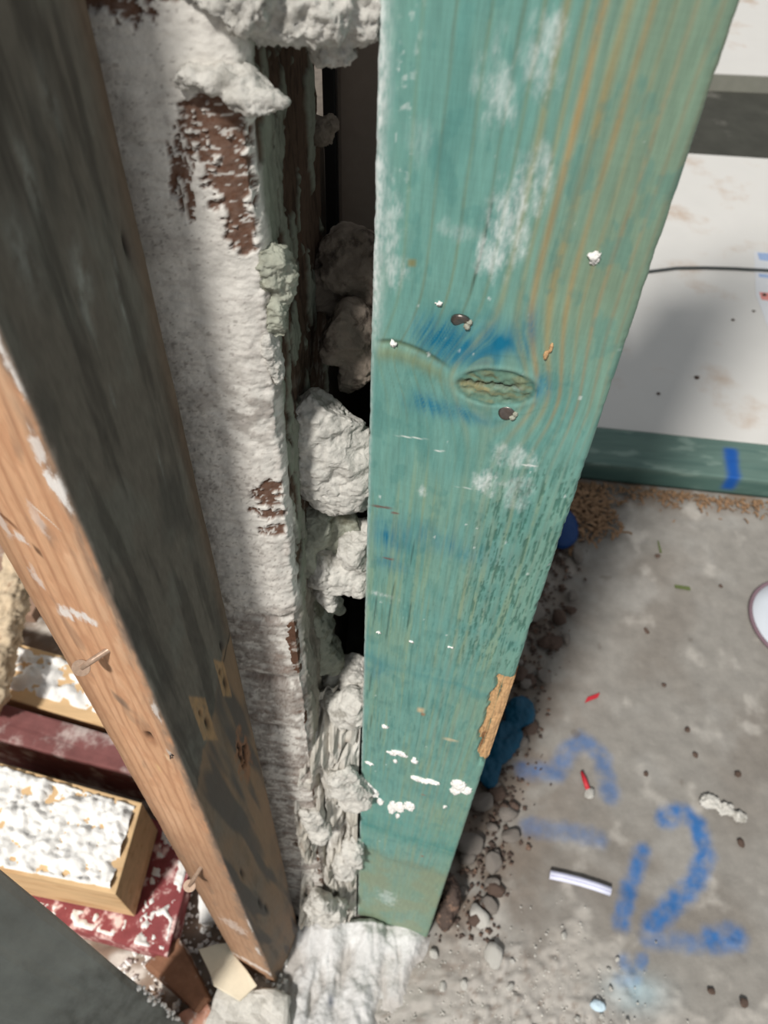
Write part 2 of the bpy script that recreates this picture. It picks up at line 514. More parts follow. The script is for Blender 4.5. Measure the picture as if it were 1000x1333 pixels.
fcol = mixc(fcol, L(120, 104, 92), ddn * sst(0.2, 0.6, fbm(fx * 70, fy * 70, 6.0, 4, 0.6)) * 0.6)
fz = 0.006 * ddn * (0.4 + 0.8 * fbm(fx * 75, fy * 75, 2.0, 4, 0.65)) + 0.0012 * fbm(fx * 30, fy * 30, 0.5, 3) + 0.006 * np.clip(dust, 0, 1) * (0.35 + 0.5 * fbm(fx * 60, fy * 60, 2.0, 4, 0.6)) * (fy < 0.3) + left * 0.006 * fbm(fx * 30, fy * 30, 1.0, 4)
fz -= 0.004
inner = sst(-0.75, -0.70, fx) * sst(1.0, 0.94, fx) * sst(0.06, 0.075, fy) * sst(1.3, 1.22, fy)   # fine detail only where the grid is fine
plain = mixc(np.broadcast_to(L(142, 138, 132), fx.shape + (3,)).copy(), L(168, 152, 138), sst(0.0, -0.6, fx))
fcol = fcol * inner[..., None] + plain * (1 - inner)[..., None]
fz = fz * inner - 0.004 * (1 - inner)
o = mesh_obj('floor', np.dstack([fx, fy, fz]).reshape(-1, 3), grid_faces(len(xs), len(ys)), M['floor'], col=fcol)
tag(o, 'dusty grey concrete floor with blue spray painted marks', 'floor', kind='structure')

# ================================================================== SETTING: brick pier with plaster
K = np.array([-0.048, 0.2365]); FL = np.array([-0.9945, 0.1045]); BK = np.array([0.1045, 0.9945])
pier = empty('wall_left', (K[0] + FL[0] * 0.055 + BK[0] * 0.05, K[1] + FL[1] * 0.055 + BK[1] * 0.05, 0))
tag(pier, 'narrow plastered brick pier behind the leaning brown timber', 'wall', kind='structure')


def pier_xy(a, b):
    return K + FL * a + BK * b


def brick_mesh(seed):
    bm = bmesh.new()
    bmesh.ops.create_cube(bm, size=1.0, matrix=Matrix.Diagonal((0.110, 0.098, 0.066, 1)))
    bmesh.ops.bevel(bm, geom=list(bm.edges), offset=0.004, segments=2, profile=0.6, affect='EDGES')
    co = np.array([v.co[:] for v in bm.verts])
    d = fbm(co[:, 0] * 40 + seed, co[:, 1] * 40, co[:, 2] * 40, 3) * 0.0012
    for v, k in zip(bm.verts, d):
        v.co *= 1 + float(k) * 8
    me = bpy.data.meshes.new('brick')
    bm.to_mesh(me); bm.free()
    me.materials.append(M['brick'])
    return me


bms = [brick_mesh(s) for s in (1.0, 5.0, 9.0)]
ang_p = math.atan2(-FL[1], -FL[0])
for k in range(20):
    zc = 0.049 + 0.075 * k + 0.005 + 0.033
    c = pier_xy(0.055 + random.uniform(-0.0005, 0.0012), 0.049 + random.uniform(-0.0005, 0.0012))
    b = bpy.data.objects.new('brick', bms[k % 3])
    link(b, pier)
    b.location = Vector((c[0], c[1], zc)) - pier.location
    b.rotation_euler = (0, 0, ang_p + (math.pi if k % 2 else 0) + random.uniform(-0.01, 0.01))
prism('mortar_core', [pier_xy(0.005, 0.005), pier_xy(0.105, 0.005), pier_xy(0.105, 0.095), pier_xy(0.005, 0.095)], 0, 1.55, M['core'], pier, bevel=0)

# plaster coat: a sheet that wraps the front, the corner and the reveal
sz = np.concatenate([zrows(1.08, 0.0, 0.24, 0.0019, 0.0006, 0.0026), np.arange(1.083, 1.55, 0.003)])
ss = np.concatenate([np.arange(-0.075, 0.055, 0.0008), np.arange(0.055, 0.098, 0.0013)])
S, Z = np.meshgrid(ss, sz, indexing='xy')            # rows z, cols s
smm = S * 1000; zmm = Z * 1000
rc = 0.005
base = np.where((S < 0)[..., None], K + (-S)[..., None] * FL, K + S[..., None] * BK)
wcn = sst(-rc, rc, S)
NF = -BK; NR = -FL
nrm = NF * (1 - wcn)[..., None] + NR * wcn[..., None]
nrm /= np.linalg.norm(nrm, axis=-1, keepdims=True)
rnd = 0.0022 * gau(S, 0, 0.0045)                     # the arris is worn round
n_big = fbm(smm * 0.035, zmm * 0.035, 0.3, 5, 0.55)
n_mid = fbm(smm * 0.12, zmm * 0.12, 4.0, 4, 0.6)
n_fine = fbm(smm * 0.5, zmm * 0.5, 8.0, 3, 0.6)
n_str = fbm(smm * 0.06, zmm * 0.35, 2.0, 4, 0.6)      # drag marks across
low = sst(745, 715, zmm + 8 * n_mid)
rgh = 0.25 + 0.75 * sst(945, 900, zmm)
t = 3.6 + 1.0 * n_big + rgh * (0.45 * n_mid + 0.28 * n_fine) + 0.13 * n_str + 0.12 * fbm(smm * 0.9, zmm * 0.7, 31.0, 3, 0.6)
t_low = 1.4 + 0.9 * n_big + 0.55 * n_mid + 0.3 * n_fine
joint = (zmm - 49.0) / 75.0
jd = np.abs(joint - np.round(joint)) * 75.0
t_low = t_low - 3.2 * np.exp(-(jd / 4.5) ** 2) * (0.55 + 0.6 * n_big)
t = t * (1 - low) + t_low * low


def hole(cs, cz, ws, wz, depth, thr=0.0, f=0.16, st=1.0):
    e = np.exp(-((smm - cs) / (ws * 1.25)) ** 2 - ((zmm - cz) / (wz * 1.25)) ** 2)
    m = e * (1 + 0.9 * fbm(smm * f, zmm * f * st, cs * 0.3, 4, 0.6))
    return sst(0.36 + thr * 0.8, 0.46 + thr * 0.8, m) * depth


bare = np.zeros(S.shape)
bare = np.maximum(bare, hole(-5, 985, 7, 16, 1, 0.0, 0.25))
bare = np.maximum(bare, hole(-8, 1001, 9, 5, 1, 0.05, 0.4))
bare = np.maximum(bare, hole(-4, 963, 5, 8, 1, 0.12))
bare = np.maximum(bare, hole(-21, 978, 5, 14, 1, 0.42, 0.5, 0.25))
bare = np.maximum(bare, hole(-14, 993, 8, 8, 1, 0.36, 0.5))
bare = np.maximum(bare, hole(-6, 832, 6, 8, 1))
bare = np.maximum(bare, hole(-7, 818, 8, 4, 1, 0.1))
bare = np.maximum(bare, hole(-6, 805, 6, 4, 1, 0.12))
bare = np.maximum(bare, hole(-30, 1038, 13, 12, 1))
bare = np.maximum(bare, hole(-48, 1045, 8, 20, 1, 0.05))
bare = np.maximum(bare, sst(1.0, 1.2, n_mid + 0.5 * n_big) * (zmm < 870) * (S < 0.004) * 0.7)
bare = np.maximum(bare, sst(0.75, 1.1, n_mid + 0.4 * n_big) * low * (S < 0.004) * 0.6)
rv = sst(0.003, 0.008, S)                            # the reveal
t_rev = 2.0 + 1.2 * fbm(smm * 0.05, zmm * 0.02, 6.0, 5, 0.6) + 0.8 * fbm(smm * 0.3, zmm * 0.06, 3.0, 4, 0.6)
flake = sst(0.1, 0.22, fbm(smm * 0.07 + 3, zmm * 0.022, 1.0, 5, 0.6) + sst(30, 8, smm) * 0.35 - sst(20, 60, smm) * 0.3)
t_rev = t_rev + 1.6 * flake
t = t * (1 - rv) + t_rev * rv
t = t - bare * (1.3 + 0.25 * n_fine)
edge_rag = 1.1 * gau(S, 0.001, 0.004) * fbm(smm * 0.2, zmm * 0.15, 5.0, 4, 0.6) * (1 - bare)
P2 = base + nrm * ((t + edge_rag) * 0.001 - rnd)[..., None]
PV = np.dstack([P2[..., 0], P2[..., 1], Z])
pc = np.broadcast_to(L(226, 222, 215), S.shape + (3,)).copy()
pc = mixc(pc, L(196, 190, 183), sst(0.0, 0.6, n_big) * 0.6)
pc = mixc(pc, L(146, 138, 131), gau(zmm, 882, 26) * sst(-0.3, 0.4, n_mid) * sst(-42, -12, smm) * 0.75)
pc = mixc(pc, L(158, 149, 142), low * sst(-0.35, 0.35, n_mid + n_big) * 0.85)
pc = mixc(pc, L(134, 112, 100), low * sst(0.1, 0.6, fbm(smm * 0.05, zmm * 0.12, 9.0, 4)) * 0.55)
pc = mixc(pc, L(96, 84, 76), low * np.exp(-(jd / 3.0) ** 2) * 0.5 * sst(-0.3, 0.2, n_big))
grit = fbm(smm * 0.9, zmm * 0.7, 31.0, 3, 0.6)
pc = mixc(pc, L(160, 151, 143), sst(0.30, 0.62, grit) * 0.4 * sst(-0.4, 0.4, n_big))
pc = mixc(pc, L(188, 182, 176), sst(0.1, 0.5, fbm(smm * 0.10, zmm * 0.28, 41.0, 4, 0.6)) * 0.45)
pc = mixc(pc, L(92, 78, 70), sst(0.52, 0.66, fbm(smm * 0.45, zmm * 0.45, 51.0, 3, 0.6) + 0.25 * n_big + 0.12 * sst(930, 860, zmm)) * 0.4)
rcol = np.broadcast_to(L(92, 76, 64), S.shape + (3,)).copy()
rcol = mixc(rcol, L(64, 52, 44), sst(0.0, 0.5, fbm(smm * 0.4, zmm * 0.05, 3.0, 4)) * 0.8)
rcol = mixc(rcol, L(142, 148, 134), flake * 0.9)
rcol = mixc(rcol, L(150, 148, 138), sst(900, 820, zmm) * sst(0.0, 0.4, n_mid) * 0.7)
rcol = mixc(rcol, L(160, 154, 142), sst(760, 700, zmm) * 0.7)
pc = pc * (1 - rv)[..., None] + rcol * rv[..., None]
pc = mixc(pc, L(102, 70, 53), np.clip(bare * 1.1, 0, 1) * (0.94 + 0.06 * n_fine))
pc = mixc(pc, L(214, 210, 204), sst(0.36, 0.52, fbm(smm * 0.25, zmm * 0.6, 7.0, 4, 0.65)) * bare * 0.85)
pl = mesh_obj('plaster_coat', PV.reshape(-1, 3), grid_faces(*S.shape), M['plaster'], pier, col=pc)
pl['label'] = 'chipped off-white plaster with bare brown brick patches'

# plaster lips and hanging flakes on the pier
o = lump('plaster_ledge', [((-0.053, 0.233, 1.0115), (0.013, 0.007, 0.0032)), ((-0.043, 0.230, 1.0085), (0.008, 0.008, 0.0034)), ((-0.037, 0.229, 1.0085), (0.005, 0.005, 0.0024))],
         0.0008, 0.0018, 170, M['mortar'], pier, 1.0, 0.2, 0.3, facets=10)
o = lump('plaster_ledge', [((-0.034, 0.252, 1.0255), (0.020, 0.014, 0.0085)), ((-0.017, 0.256, 1.0235), (0.012, 0.010, 0.0085)), ((-0.022, 0.253, 1.0155), (0.006, 0.007, 0.0060)),
                           ((-0.052, 0.240, 1.031), (0.016, 0.012, 0.0085)), ((-0.022, 0.262, 1.040), (0.018, 0.014, 0.012)), ((-0.05, 0.248, 1.045), (0.018, 0.014, 0.010))],
         0.0008, 0.0024, 170, M['mortar'], pier, 4.0, 0.2, 0.3, facets=12)
o = lump('hanging_flake', [((-0.0445, 0.240, 0.950), (0.006, 0.006, 0.011)), ((-0.041, 0.243, 0.942), (0.005, 0.006, 0.010)), ((-0.044, 0.240, 0.927), (0.004, 0.005, 0.010))],
         0.0006, 0.0018, 200, M['mortar_green'], pier, 2.5, 0.2, 0.2, facets=12)
o = lump('hanging_flake', [((-0.0468, 0.238, 0.914), (0.0032, 0.004, 0.009)), ((-0.0455, 0.239, 0.903), (0.0028, 0.004, 0.007))],
         0.0005, 0.0013, 220, M['mortar'], pier, 7.5, 0.2, 0.2, facets=10)
lump('plaster_drip', [((-0.034, 0.325, 0.958), (0.006, 0.005, 0.006)), ((-0.030, 0.325, 0.961), (0.0035, 0.004, 0.004))], 0.0007, 0.0014, 240, M['mortar_dark'], pier, 3.0)

# ================================================================== SETTING: cavity behind the stud
cav = empty('wall_back', (0.03, 0.55, 0))
tag(cav, 'taupe lining closing the dark cavity behind the green stud', 'wall', kind='structure')
prism('lining_panel', [(-0.031, 0.372), (0.09, 0.345), (0.12, 0.60), (-0.01, 0.60)], 0.868, 1.6, M['panel'], cav, bevel=0.002)
prism('cavity_side', [(-0.088, 0.338), (-0.050, 0.336), (-0.050, 0.95), (-0.088, 0.95)], 0, 0.885, M['core'], cav, bevel=0.001)  # this and the next walls are added to keep light out of the cavity
prism('cavity_side', [(0.085, 0.300), (0.097, 0.298), (0.16, 0.95), (0.145, 0.95)], 0, 0.868, M['core'], cav, bevel=0.001)
prism('cavity_back', [(-0.05, 0.93), (0.145, 0.93), (0.145, 0.95), (-0.05, 0.95)], 0, 0.868, M['core'], cav, bevel=0.001)
prism('cavity_top', [(-0.05, 0.60), (0.12, 0.60), (0.145, 0.95), (-0.05, 0.95)], 0.85, 0.868, M['core'], cav, bevel=0.001)
strip = prism('trim_1', [(-0.0375, 0.3705), (-0.0315, 0.370), (-0.0315, 0.385), (-0.0375, 0.385)], 0.86, 1.6, M['black'], None, bevel=0.0008)
tag(strip, 'narrow black metal strip beside the slit of daylight', 'trim', kind='structure')

# ================================================================== green stud
SL = np.array([-0.009, 0.247]); SD = np.array([0.0909, -0.0245]); SD /= np.linalg.norm(SD)
SN = np.array([SD[1], -SD[0]])                      # faces the camera side
W = 94.0; TH = 45.0; R = 3.0
stud = empty('timber_stud', tuple(SL + SD * 0.047 - SN * 0.0225) + (0.0,))
tag(stud, 'upright blue-green treated timber stud with a large knot and nails', 'timber')


def stud_pt(u, z, out=0.0):
    p = SL + SD * u * 0.001 + SN * out * 0.001
    return np.array([p[0], p[1], z * 0.001])


def board_loop(W, TH, R, step):
    """perimeter samples of a rounded rectangle, dense on the front: (u, depth, nu, nd) in mm"""
    L_ = []
    for d in (TH, TH * 0.6, TH * 0.3, 12, 8, 5.5): L_.append((0, d, -1, 0))
    for a in np.linspace(0, 90, 7): L_.append((R - R * math.cos(math.radians(a)), R - R * math.sin(math.radians(a)), -math.cos(math.radians(a)), -math.sin(math.radians(a))))
    for u in np.arange(R + step, W - R - step * 0.3, step): L_.append((u, 0, 0, -1))
    for a in np.linspace(90, 0, 7): L_.append((W - R + R * math.cos(math.radians(a)), R - R * math.sin(math.radians(a)), math.cos(math.radians(a)), -math.sin(math.radians(a))))
    for d in (5.5, 8, 12, TH * 0.3, TH * 0.6, TH): L_.append((W, d, 1, 0))
    return np.array(L_)


lp = board_loop(W, TH, R, 0.6)
zr = np.concatenate([zrows(1.075, 0.0, 0.24, 0.00165, 0.0005, 0.0022), np.arange(1.08, 1.4, 0.004), np.linspace(1.4, 2.3, 10)])
U = np.broadcast_to(lp[:, 0], (len(zr), len(lp))); Dp = np.broadcast_to(lp[:, 1], U.shape)
ZZ = np.broadcast_to((zr * 1000)[:, None], U.shape)
uk, zk = 51.0, 903.0
dz_, du_ = ZZ - zk, U - uk
# grain runs down the board and swells round the knot
defl = np.tanh(du_ / 7.0) * 15.0 * np.exp(-(np.abs(dz_) / 24.0) ** 1.7) * np.exp(-(np.abs(du_) / 30.0) ** 2)
slant = 0.055 * (ZZ - 903) * (ZZ > 903) + 0.02 * (ZZ - 903) * (ZZ <= 903)
tailpull = 12.0 * np.exp(-((U - 14) / 20.0) ** 2) * np.exp(-(np.abs(dz_ - 4) / 16.0) ** 1.6)
phi = U - defl - slant * 0.55 + tailpull * 0.6 + 1.0 * fbm(U * 0.03, ZZ * 0.006, 1.0, 3) + 0.35 * fbm(U * 0.1, ZZ * 0.03, 2.0, 3)
wet = fbm(U * 0.03, ZZ * 0.008, 5.0, 4)
wet2 = fbm(U * 0.06, ZZ * 0.02, 8.0, 4)
sc = np.broadcast_to(L(110, 158, 149), U.shape + (3,)).copy()
sc = mixc(sc, L(128, 160, 140), sst(-0.1, 0.6, wet) * 0.6)
sc = mixc(sc, L(92, 146, 140), sst(0.0, 0.6, -wet2) * 0.6)
sc = mixc(sc, L(128, 146, 122), sst(45, 80, U) * sst(900, 960, ZZ) * 0.75)
sc = mixc(sc, L(118, 152, 134), sst(55, 90, U) * sst(900, 800, ZZ) * 0.4)
# ring lines
amp_z = 0.7 + 0.5 * fbm(U * 0.02, ZZ * 0.012, 11.0, 3)
for c, w, st, colr in [(10, 0.9, .35, (128, 140, 100)), (19, 0.7, .55, (112, 118, 88)), (29, 0.8, .6, (116, 122, 86)), (37, 0.7, .6, (100, 110, 84)), (42, 0.9, .5, (122, 124, 82)),
                       (47.5, 1.5, .55, (158, 140, 84)), (53, 1.2, .5, (150, 136, 88)), (57.5, 1.7, .68, (172, 136, 80)), (63.5, 1.9, .68, (160, 136, 84)), (69.5, 1.4, .75, (164, 134, 84)),
                       (75, 1.0, .55, (150, 132, 92)), (80, 1.0, .6, (156, 126, 88)), (86, 0.9, .5, (150, 128, 96)), (90, 0.8, .4, (140, 124, 98))]:
    sc = mixc(sc, L(colr), np.exp(-((phi - c) / (w * 0.8)) ** 2) * st * np.clip(amp_z + 0.15, 0, 1.2) * (0.30 + 0.70 * sst(860, 930, ZZ)))
for c in (14, 24, 33, 45, 51, 60, 66, 72.5, 78, 83):      # thin dark late-wood edges
    sc = mixc(sc, L(72, 92, 72), np.exp(-((phi - c - 0.9) / 0.4) ** 2) * 0.30 * np.clip(amp_z - 0.15, 0, 1))
fib = fbm(phi * 0.9, ZZ * 0.018, 3.0, 3, 0.6)
sc *= (1 + 0.06 * fib)[..., None]
sc = mixc(sc, L(138, 158, 128), sst(0.15, 0.5, fbm(phi * 0.28, ZZ * 0.006, 27.0, 3)) * sst(880, 820, ZZ) * 0.5)
sc = mixc(sc, L(76, 132, 128), sst(0.2, 0.55, fbm(U * 0.10, ZZ * 0.05, 37.0, 4, 0.6)) * 0.35)
cross = perlin(U * 0.02, ZZ * 1.1, 5.0)                   # faint planer ripple
sc *= (1 + 0.035 * cross)[..., None]
# blue dye round the knot
for u0, z0, su, szz, st in [(27, 921, 8, 7, .8), (40, 921, 9, 6, .85), (50, 925, 6, 8, .7), (60, 930, 3, 10, .5), (69, 908, 3.5, 5, .85), (27, 887, 9, 5, .6), (42, 886, 10, 3.5, .55), (33, 914, 9, 4, .6),
                            (12, 792, 9, 12, .5), (14, 770, 8, 5, .4), (40, 800, 26, 10, .3), (8, 655, 9, 14, .3)]:
    m = np.exp(-((U - u0) / (su * 1.1)) ** 2 - ((ZZ - z0) / (szz * 1.15)) ** 2) * (0.95 + 0.9 * fbm(phi * 0.25, ZZ * 0.06, u0, 3))
    sc = mixc(sc, L(8, 108, 140), m * st * 1.15 * np.clip(0.85 + 0.7 * fib, 0.2, 1.2))
# knot
n_knot = fbm(U * 0.4, dz_ * 0.6, 6.0, 4, 0.65)
ke = np.sqrt(((U - 52 + 0.05 * dz_) / 17.0) ** 2 + ((dz_ - 0.17 * (U - 51)) / 9.5) ** 2)
kin = sst(1.0, 0.82, ke + 0.06 * wet2)
rr = perlin((ke + 0.14 * fbm(U * 0.08, ZZ * 0.08, 14.0, 3)) * 7.0, 0.3 * np.arctan2(dz_, du_ + 1e-6), 2.0)
sc = mixc(sc, L(62, 104, 96), sst(0.1, 0.5, rr) * sst(2.1, 1.3, ke) * sst(0.95, 1.1, ke) * 0.3)
sc = mixc(sc, L(92, 124, 108), kin * 0.85)
sc = mixc(sc, L(122, 124, 92), kin * sst(-0.1, 0.4, fbm(U * 0.12, dz_ * 0.3, 3.0, 4)) * 0.7)
sc = mixc(sc, L(172, 156, 108), (0.6 + 0.6 * n_knot) * np.exp(-((U - 45) / 9) ** 2 - ((dz_ + 2.5 + 0.0 * U) / 2.6) ** 2) * 0.75)
kr = np.exp(-((ke - 1.05) / 0.10) ** 2)
sc = mixc(sc, L(128, 168, 156), kr * 0.4)
sc = mixc(sc, L(52, 100, 96), np.exp(-((ke - 0.88) / 0.05) ** 2) * 0.5)
kcr = (0.55 + 0.6 * np.clip(n_knot + 0.4, 0, 1)) * np.exp(-((dz_ - 0.6 - 0.12 * (U - 50) - 1.6 * perlin(U * 0.35, 3.0, 1.0)) / (0.7 + 0.9 * np.clip(perlin(U * 0.4, 9.0, 2.0), 0, 1))) ** 2) * sst(36, 41, U) * sst(62, 58, U)
sc = mixc(sc, L(48, 46, 28), kcr * 0.9)
# ridge of the spike knot running to the left edge
tailz = 914.5 - 0.012 * (U - 9) ** 2 * (U > 9) + 0.0 * U - 3.0 * (U < 9) * (9 - U) / 9
tail = np.exp(-((ZZ - tailz) / 1.1) ** 2) * sst(2, 6, U) * sst(36, 26, U)
sc = mixc(sc, L(66, 84, 60), tail * 0.75)
sc = mixc(sc, L(150, 156, 110), np.exp(-((ZZ - tailz + 5) / 4.0) ** 2) * sst(1, 6, U) * sst(36, 24, U) * 0.5)
# torn grain, lower right
tg = fbm(U * 0.75, ZZ * 0.05, 13.0, 4, 0.65)
torn = sst(0.12, 0.4, tg) * sst(44, 66, U) * sst(885, 850, ZZ) * sst(665, 720, ZZ)
sc = mixc(sc, L(44, 92, 80), torn * 0.65)
torn2 = sst(0.28, 0.5, fbm(U * 0.5, ZZ * 0.035, 19.0, 4, 0.6)) * sst(890, 700, ZZ) * sst(420, 560, ZZ) * sst(95, 60, U)
sc = mixc(sc, L(60, 116, 110), torn2 * 0.4)
# roller bands across the lower part
for z0, w, st, cc in [(664, 5, .45, (64, 132, 134)), (672, 16, .25, (92, 150, 150)), (352, 13, .65, (42, 128, 124)), (388, 30, .35, (80, 152, 146)), (276, 10, .6, (86, 108, 92)), (180, 18, .35, (70, 140, 128)), (730, 7, .25, (84, 146, 146))]:
    sc = mixc(sc, L(cc), np.exp(-((ZZ - z0 + 6 * wet2) / w) ** 2) * st * (0.7 + 0.6 * fbm(U * 0.02, ZZ * 0.2, 2.0, 2)))
sc = mixc(sc, L(132, 148, 124), sst(300, 262, ZZ + 8 * wet2) * (0.5 + 0.5 * sst(-0.3, 0.3, fbm(U * 0.03, ZZ * 0.02, 4.0, 3))))
# short checks
for u0, za, zb, in [(8, 700, 741), (17, 690, 760), (29, 708, 745), (26, 770, 800), (8, 615, 650), (19, 545, 570), (11, 560, 590), (37, 940, 985)]:
    m = np.exp(-((phi - u0 - 0.02 * (ZZ - za)) / 0.45) ** 2) * sst(za, za + 10, ZZ) * sst(zb, zb - 10, ZZ)
    sc = mixc(sc, L(40, 62, 52), m * 0.65)
# white plaster smears
wh = np.zeros(U.shape)
sn = fbm(U * 0.22, ZZ * 0.09, 6.0, 5, 0.65)
for u0, z0, su, szz, st in [(37, 1012, 6, 11, .6), (49, 1022, 5, 12, .6), (47, 972, 7, 16, .75), (43, 958, 6, 9, .8), (53, 985, 4, 12, .6), (56, 849, 6, 9, .8), (66, 868, 9, 8, .6), (6, 962, 5, 16, .55), (9, 946, 5, 8, .6),
                            (27, 833, 2.5, 4, .7), (12, 740, 8, 2.5, .8), (37, 125, 12, 30, .55), (14, 992, 5, 8, .15), (30, 965, 8, 4, .25), (70, 850, 6, 14, .4), (60, 905, 3, 2, .3)]:
    g = np.exp(-((U - u0) / su) ** 2 - ((ZZ - z0) / szz) ** 2)
    wh = np.maximum(wh, sst(0.1, 1.15, g + 0.6 * sn) * st * sst(0.02, 0.4, g))
wh = np.maximum(wh, 1.35 * np.exp(-((U - 0.3) / 3.6) ** 2) * sst(895, 940, ZZ) * np.clip(1.1 + 0.6 * fbm(U * 0.1, ZZ * 0.05, 7.0, 4), 0, 1) * 0.9)
wh = np.maximum(wh, np.exp(-((U - 0.6) / 1.2) ** 2) * 0.55)
wh = np.maximum(wh, sst(0.70, 0.80, perlin(U * 0.35, ZZ * 0.2, 33.0)) * 0.6)
wh = np.maximum(wh, np.exp(-((U - 10.0) / 3.0) ** 2) * sst(0.25, 0.5, fbm(U * 0.3, ZZ * 0.25, 3.0, 3)) * sst(950, 1000, ZZ) * 0.5)
sc = mixc(sc, L(224, 232, 230), wh * np.clip(0.72 + 0.5 * fbm(U * 0.9, ZZ * 0.25, 3.0, 3, 0.6), 0.1, 0.95))
# scratches and small marks
for u0, z0, ln, th, cc in [(20, 866, 6, .35, (225, 232, 226)), (8, 815, 5, .8, (110, 58, 52)), (15, 813, 2, .7, (118, 66, 60)), (33, 862, 2, .4, (235, 238, 235)), (72, 866, 3, .5, (235, 238, 235)), (48, 843, 5, .3, (190, 206, 200)), (13, 775, 3, .7, (120, 66, 58)),
                           (42, 616, 2.4, 3.4, (214, 188, 150)), (44, 611, 1.5, 2, (160, 104, 66)), (66, 585, 5, 1.6, (206, 190, 158)), (55, 470, 2, 1, (150, 92, 70)), (65, 315, 1.2, 2.5, (140, 86, 60)), (15, 950, 1.6, 1.6, (132, 128, 84))]:
    sc = mixc(sc, L(cc), np.exp(-((U - u0) / ln) ** 4 - ((ZZ - z0 - 0.15 * (U - u0)) / th) ** 4) * 0.85)
# sawn-off splinter at the right edge
spl_in = sst(557, 567, ZZ) * sst(692, 684, ZZ) * sst(-1.2, 1.2, U - (84 + 3.5 * perlin(ZZ * 0.06, 1.0, 3.0) + 4.5 * sst(600, 560, ZZ) + 2.0 * perlin(ZZ * 0.2, 5.0, 1.0)))
# relief
out = 0.20 * kr + kin * (-0.6 + 0.9 * fbm(U * 0.25, dz_ * 0.3, 4.0, 4, 0.6)) - 1.6 * kcr - 0.7 * tail - 0.5 * torn - 0.12 * torn2
out += 0.7 * np.exp(-((ZZ - tailz + 4) / 4.0) ** 2) * sst(1, 6, U) * sst(40, 26, U)
out += 0.05 * fib + 0.10 * wh * sn + 0.10 * fbm(U * 0.05, ZZ * 0.02, 1.0, 3)
edge_r = np.exp(-(np.minimum(U, W - U) / 2.0) ** 2)
out += -0.35 * edge_r * np.clip(fbm(U * 0.0, ZZ * 0.08, 3.0, 4), 0, 1) * 2
out = out - 5.5 * spl_in
front = (Dp < 12)
nu = np.broadcast_to(lp[:, 2], U.shape); nd = np.broadcast_to(lp[:, 3], U.shape)
uu = U + nu * out * front; dd = Dp + nd * out * front
PX = SL[0] + SD[0] * uu * 1e-3 - SN[0] * dd * 1e-3
PY = SL[1] + SD[1] * uu * 1e-3 - SN[1] * dd * 1e-3
sv = np.dstack([PX, PY, np.broadcast_to(zr[:, None], U.shape)])
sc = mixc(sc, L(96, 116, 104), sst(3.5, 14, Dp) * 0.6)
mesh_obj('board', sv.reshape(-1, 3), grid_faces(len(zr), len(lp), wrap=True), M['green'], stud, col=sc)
# raw splintered wood showing where the edge broke away
sz2 = np.arange(556, 694, 1.1); su2 = np.arange(79, 95.2, 0.5)
UU, Z2 = np.meshgrid(su2, sz2)
h2 = -3.6 + 1.1 * fbm(UU * 0.5, Z2 * 0.05, 3.0, 4, 0.6) - 1.2 * np.clip(fbm(UU * 0.3, Z2 * 0.25, 8.0, 3), 0, 1) - 0.10 * np.clip(UU - 90.5, 0, 9) ** 2
h2 = h2 - 3.0 * sst(566, 556, Z2) - 3.0 * sst(684, 694, Z2)
pv = np.stack([SL[0] + SD[0] * UU * 1e-3 + SN[0] * h2 * 1e-3, SL[1] + SD[1] * UU * 1e-3 + SN[1] * h2 * 1e-3, Z2 * 1e-3], -1)
o = mesh_obj('splintered_edge', pv.reshape(-1, 3), grid_faces(*UU.shape), M['rawwood'], stud)
o['label'] = 'raw orange wood where the edge has splintered away'


def nail_head(name, p, nrm, r, material, parent, tilt=(0, 0), depth=0.0016, squash=1.0):
    bm = bmesh.new()
    prof = [(0.0, -0.0002), (0.55, 0.0001), (0.86, 0.0), (1.0, -0.0006), (0.97, -0.0014), (0.0, -0.0016)]
    rings = []
    for k, (rr, h) in enumerate(prof):
        if rr == 0: rings.append([bm.verts.new((0, 0, h))]); continue
        rings.append([bm.verts.new((r * rr * math.cos(a), squash * r * rr * math.sin(a), h + 0.00025 * math.sin(2 * a) * rr)) for a in np.linspace(0, 2 * math.pi, 18, endpoint=False)])
    for a, b in zip(rings[:-1], rings[1:]):
        for i in range(18):
            if len(a) == 1: bm.faces.new((a[0], b[i], b[(i + 1) % 18]))
            elif len(b) == 1: bm.faces.new((a[i], b[0], a[(i + 1) % 18]))
            else: bm.faces.new((a[i], b[i], b[(i + 1) % 18], a[(i + 1) % 18]))
    n = Vector(nrm).normalized()
    q = (Matrix.Rotation(tilt[0], 3, 'Z') @ Matrix.Rotation(tilt[1], 3, 'X')) @ n
    return bm_obj(name, bm, material, parent, p, q.to_track_quat('Z', 'Y').to_euler(), smooth=True)


sn3 = (SN[0], SN[1], 0)
for (u0, z0, r, tl) in [(35.0, 930.3, 0.0037, (0.25, 0.5)), (58.3, 892.1, 0.0034, (0.1, -0.15))]:
    nail_head('nail_head', stud_pt(u0, z0, 0.7), sn3, r, M['nail'], stud, tl)
    h = lump('torn_rim', [(tuple(stud_pt(u0 + 2.6, z0 - 1.6, 0.2)), 0.0013), (tuple(stud_pt(u0 + 3.4, z0 + 0.4, 0.1)), 0.0011)], 0.0004, 0.0005, 900, M['mortar_green'], stud, 2.0)
lump('wood_chip', [(tuple(stud_pt(68.0, 923.5, 0.2)), (0.0009, 0.0009, 0.0022)), (tuple(stud_pt(69.2, 927.0, 0.1)), (0.0007, 0.0008, 0.0024))], 0.0004, 0.0004, 900, M['rawwood'], stud, 1.0)
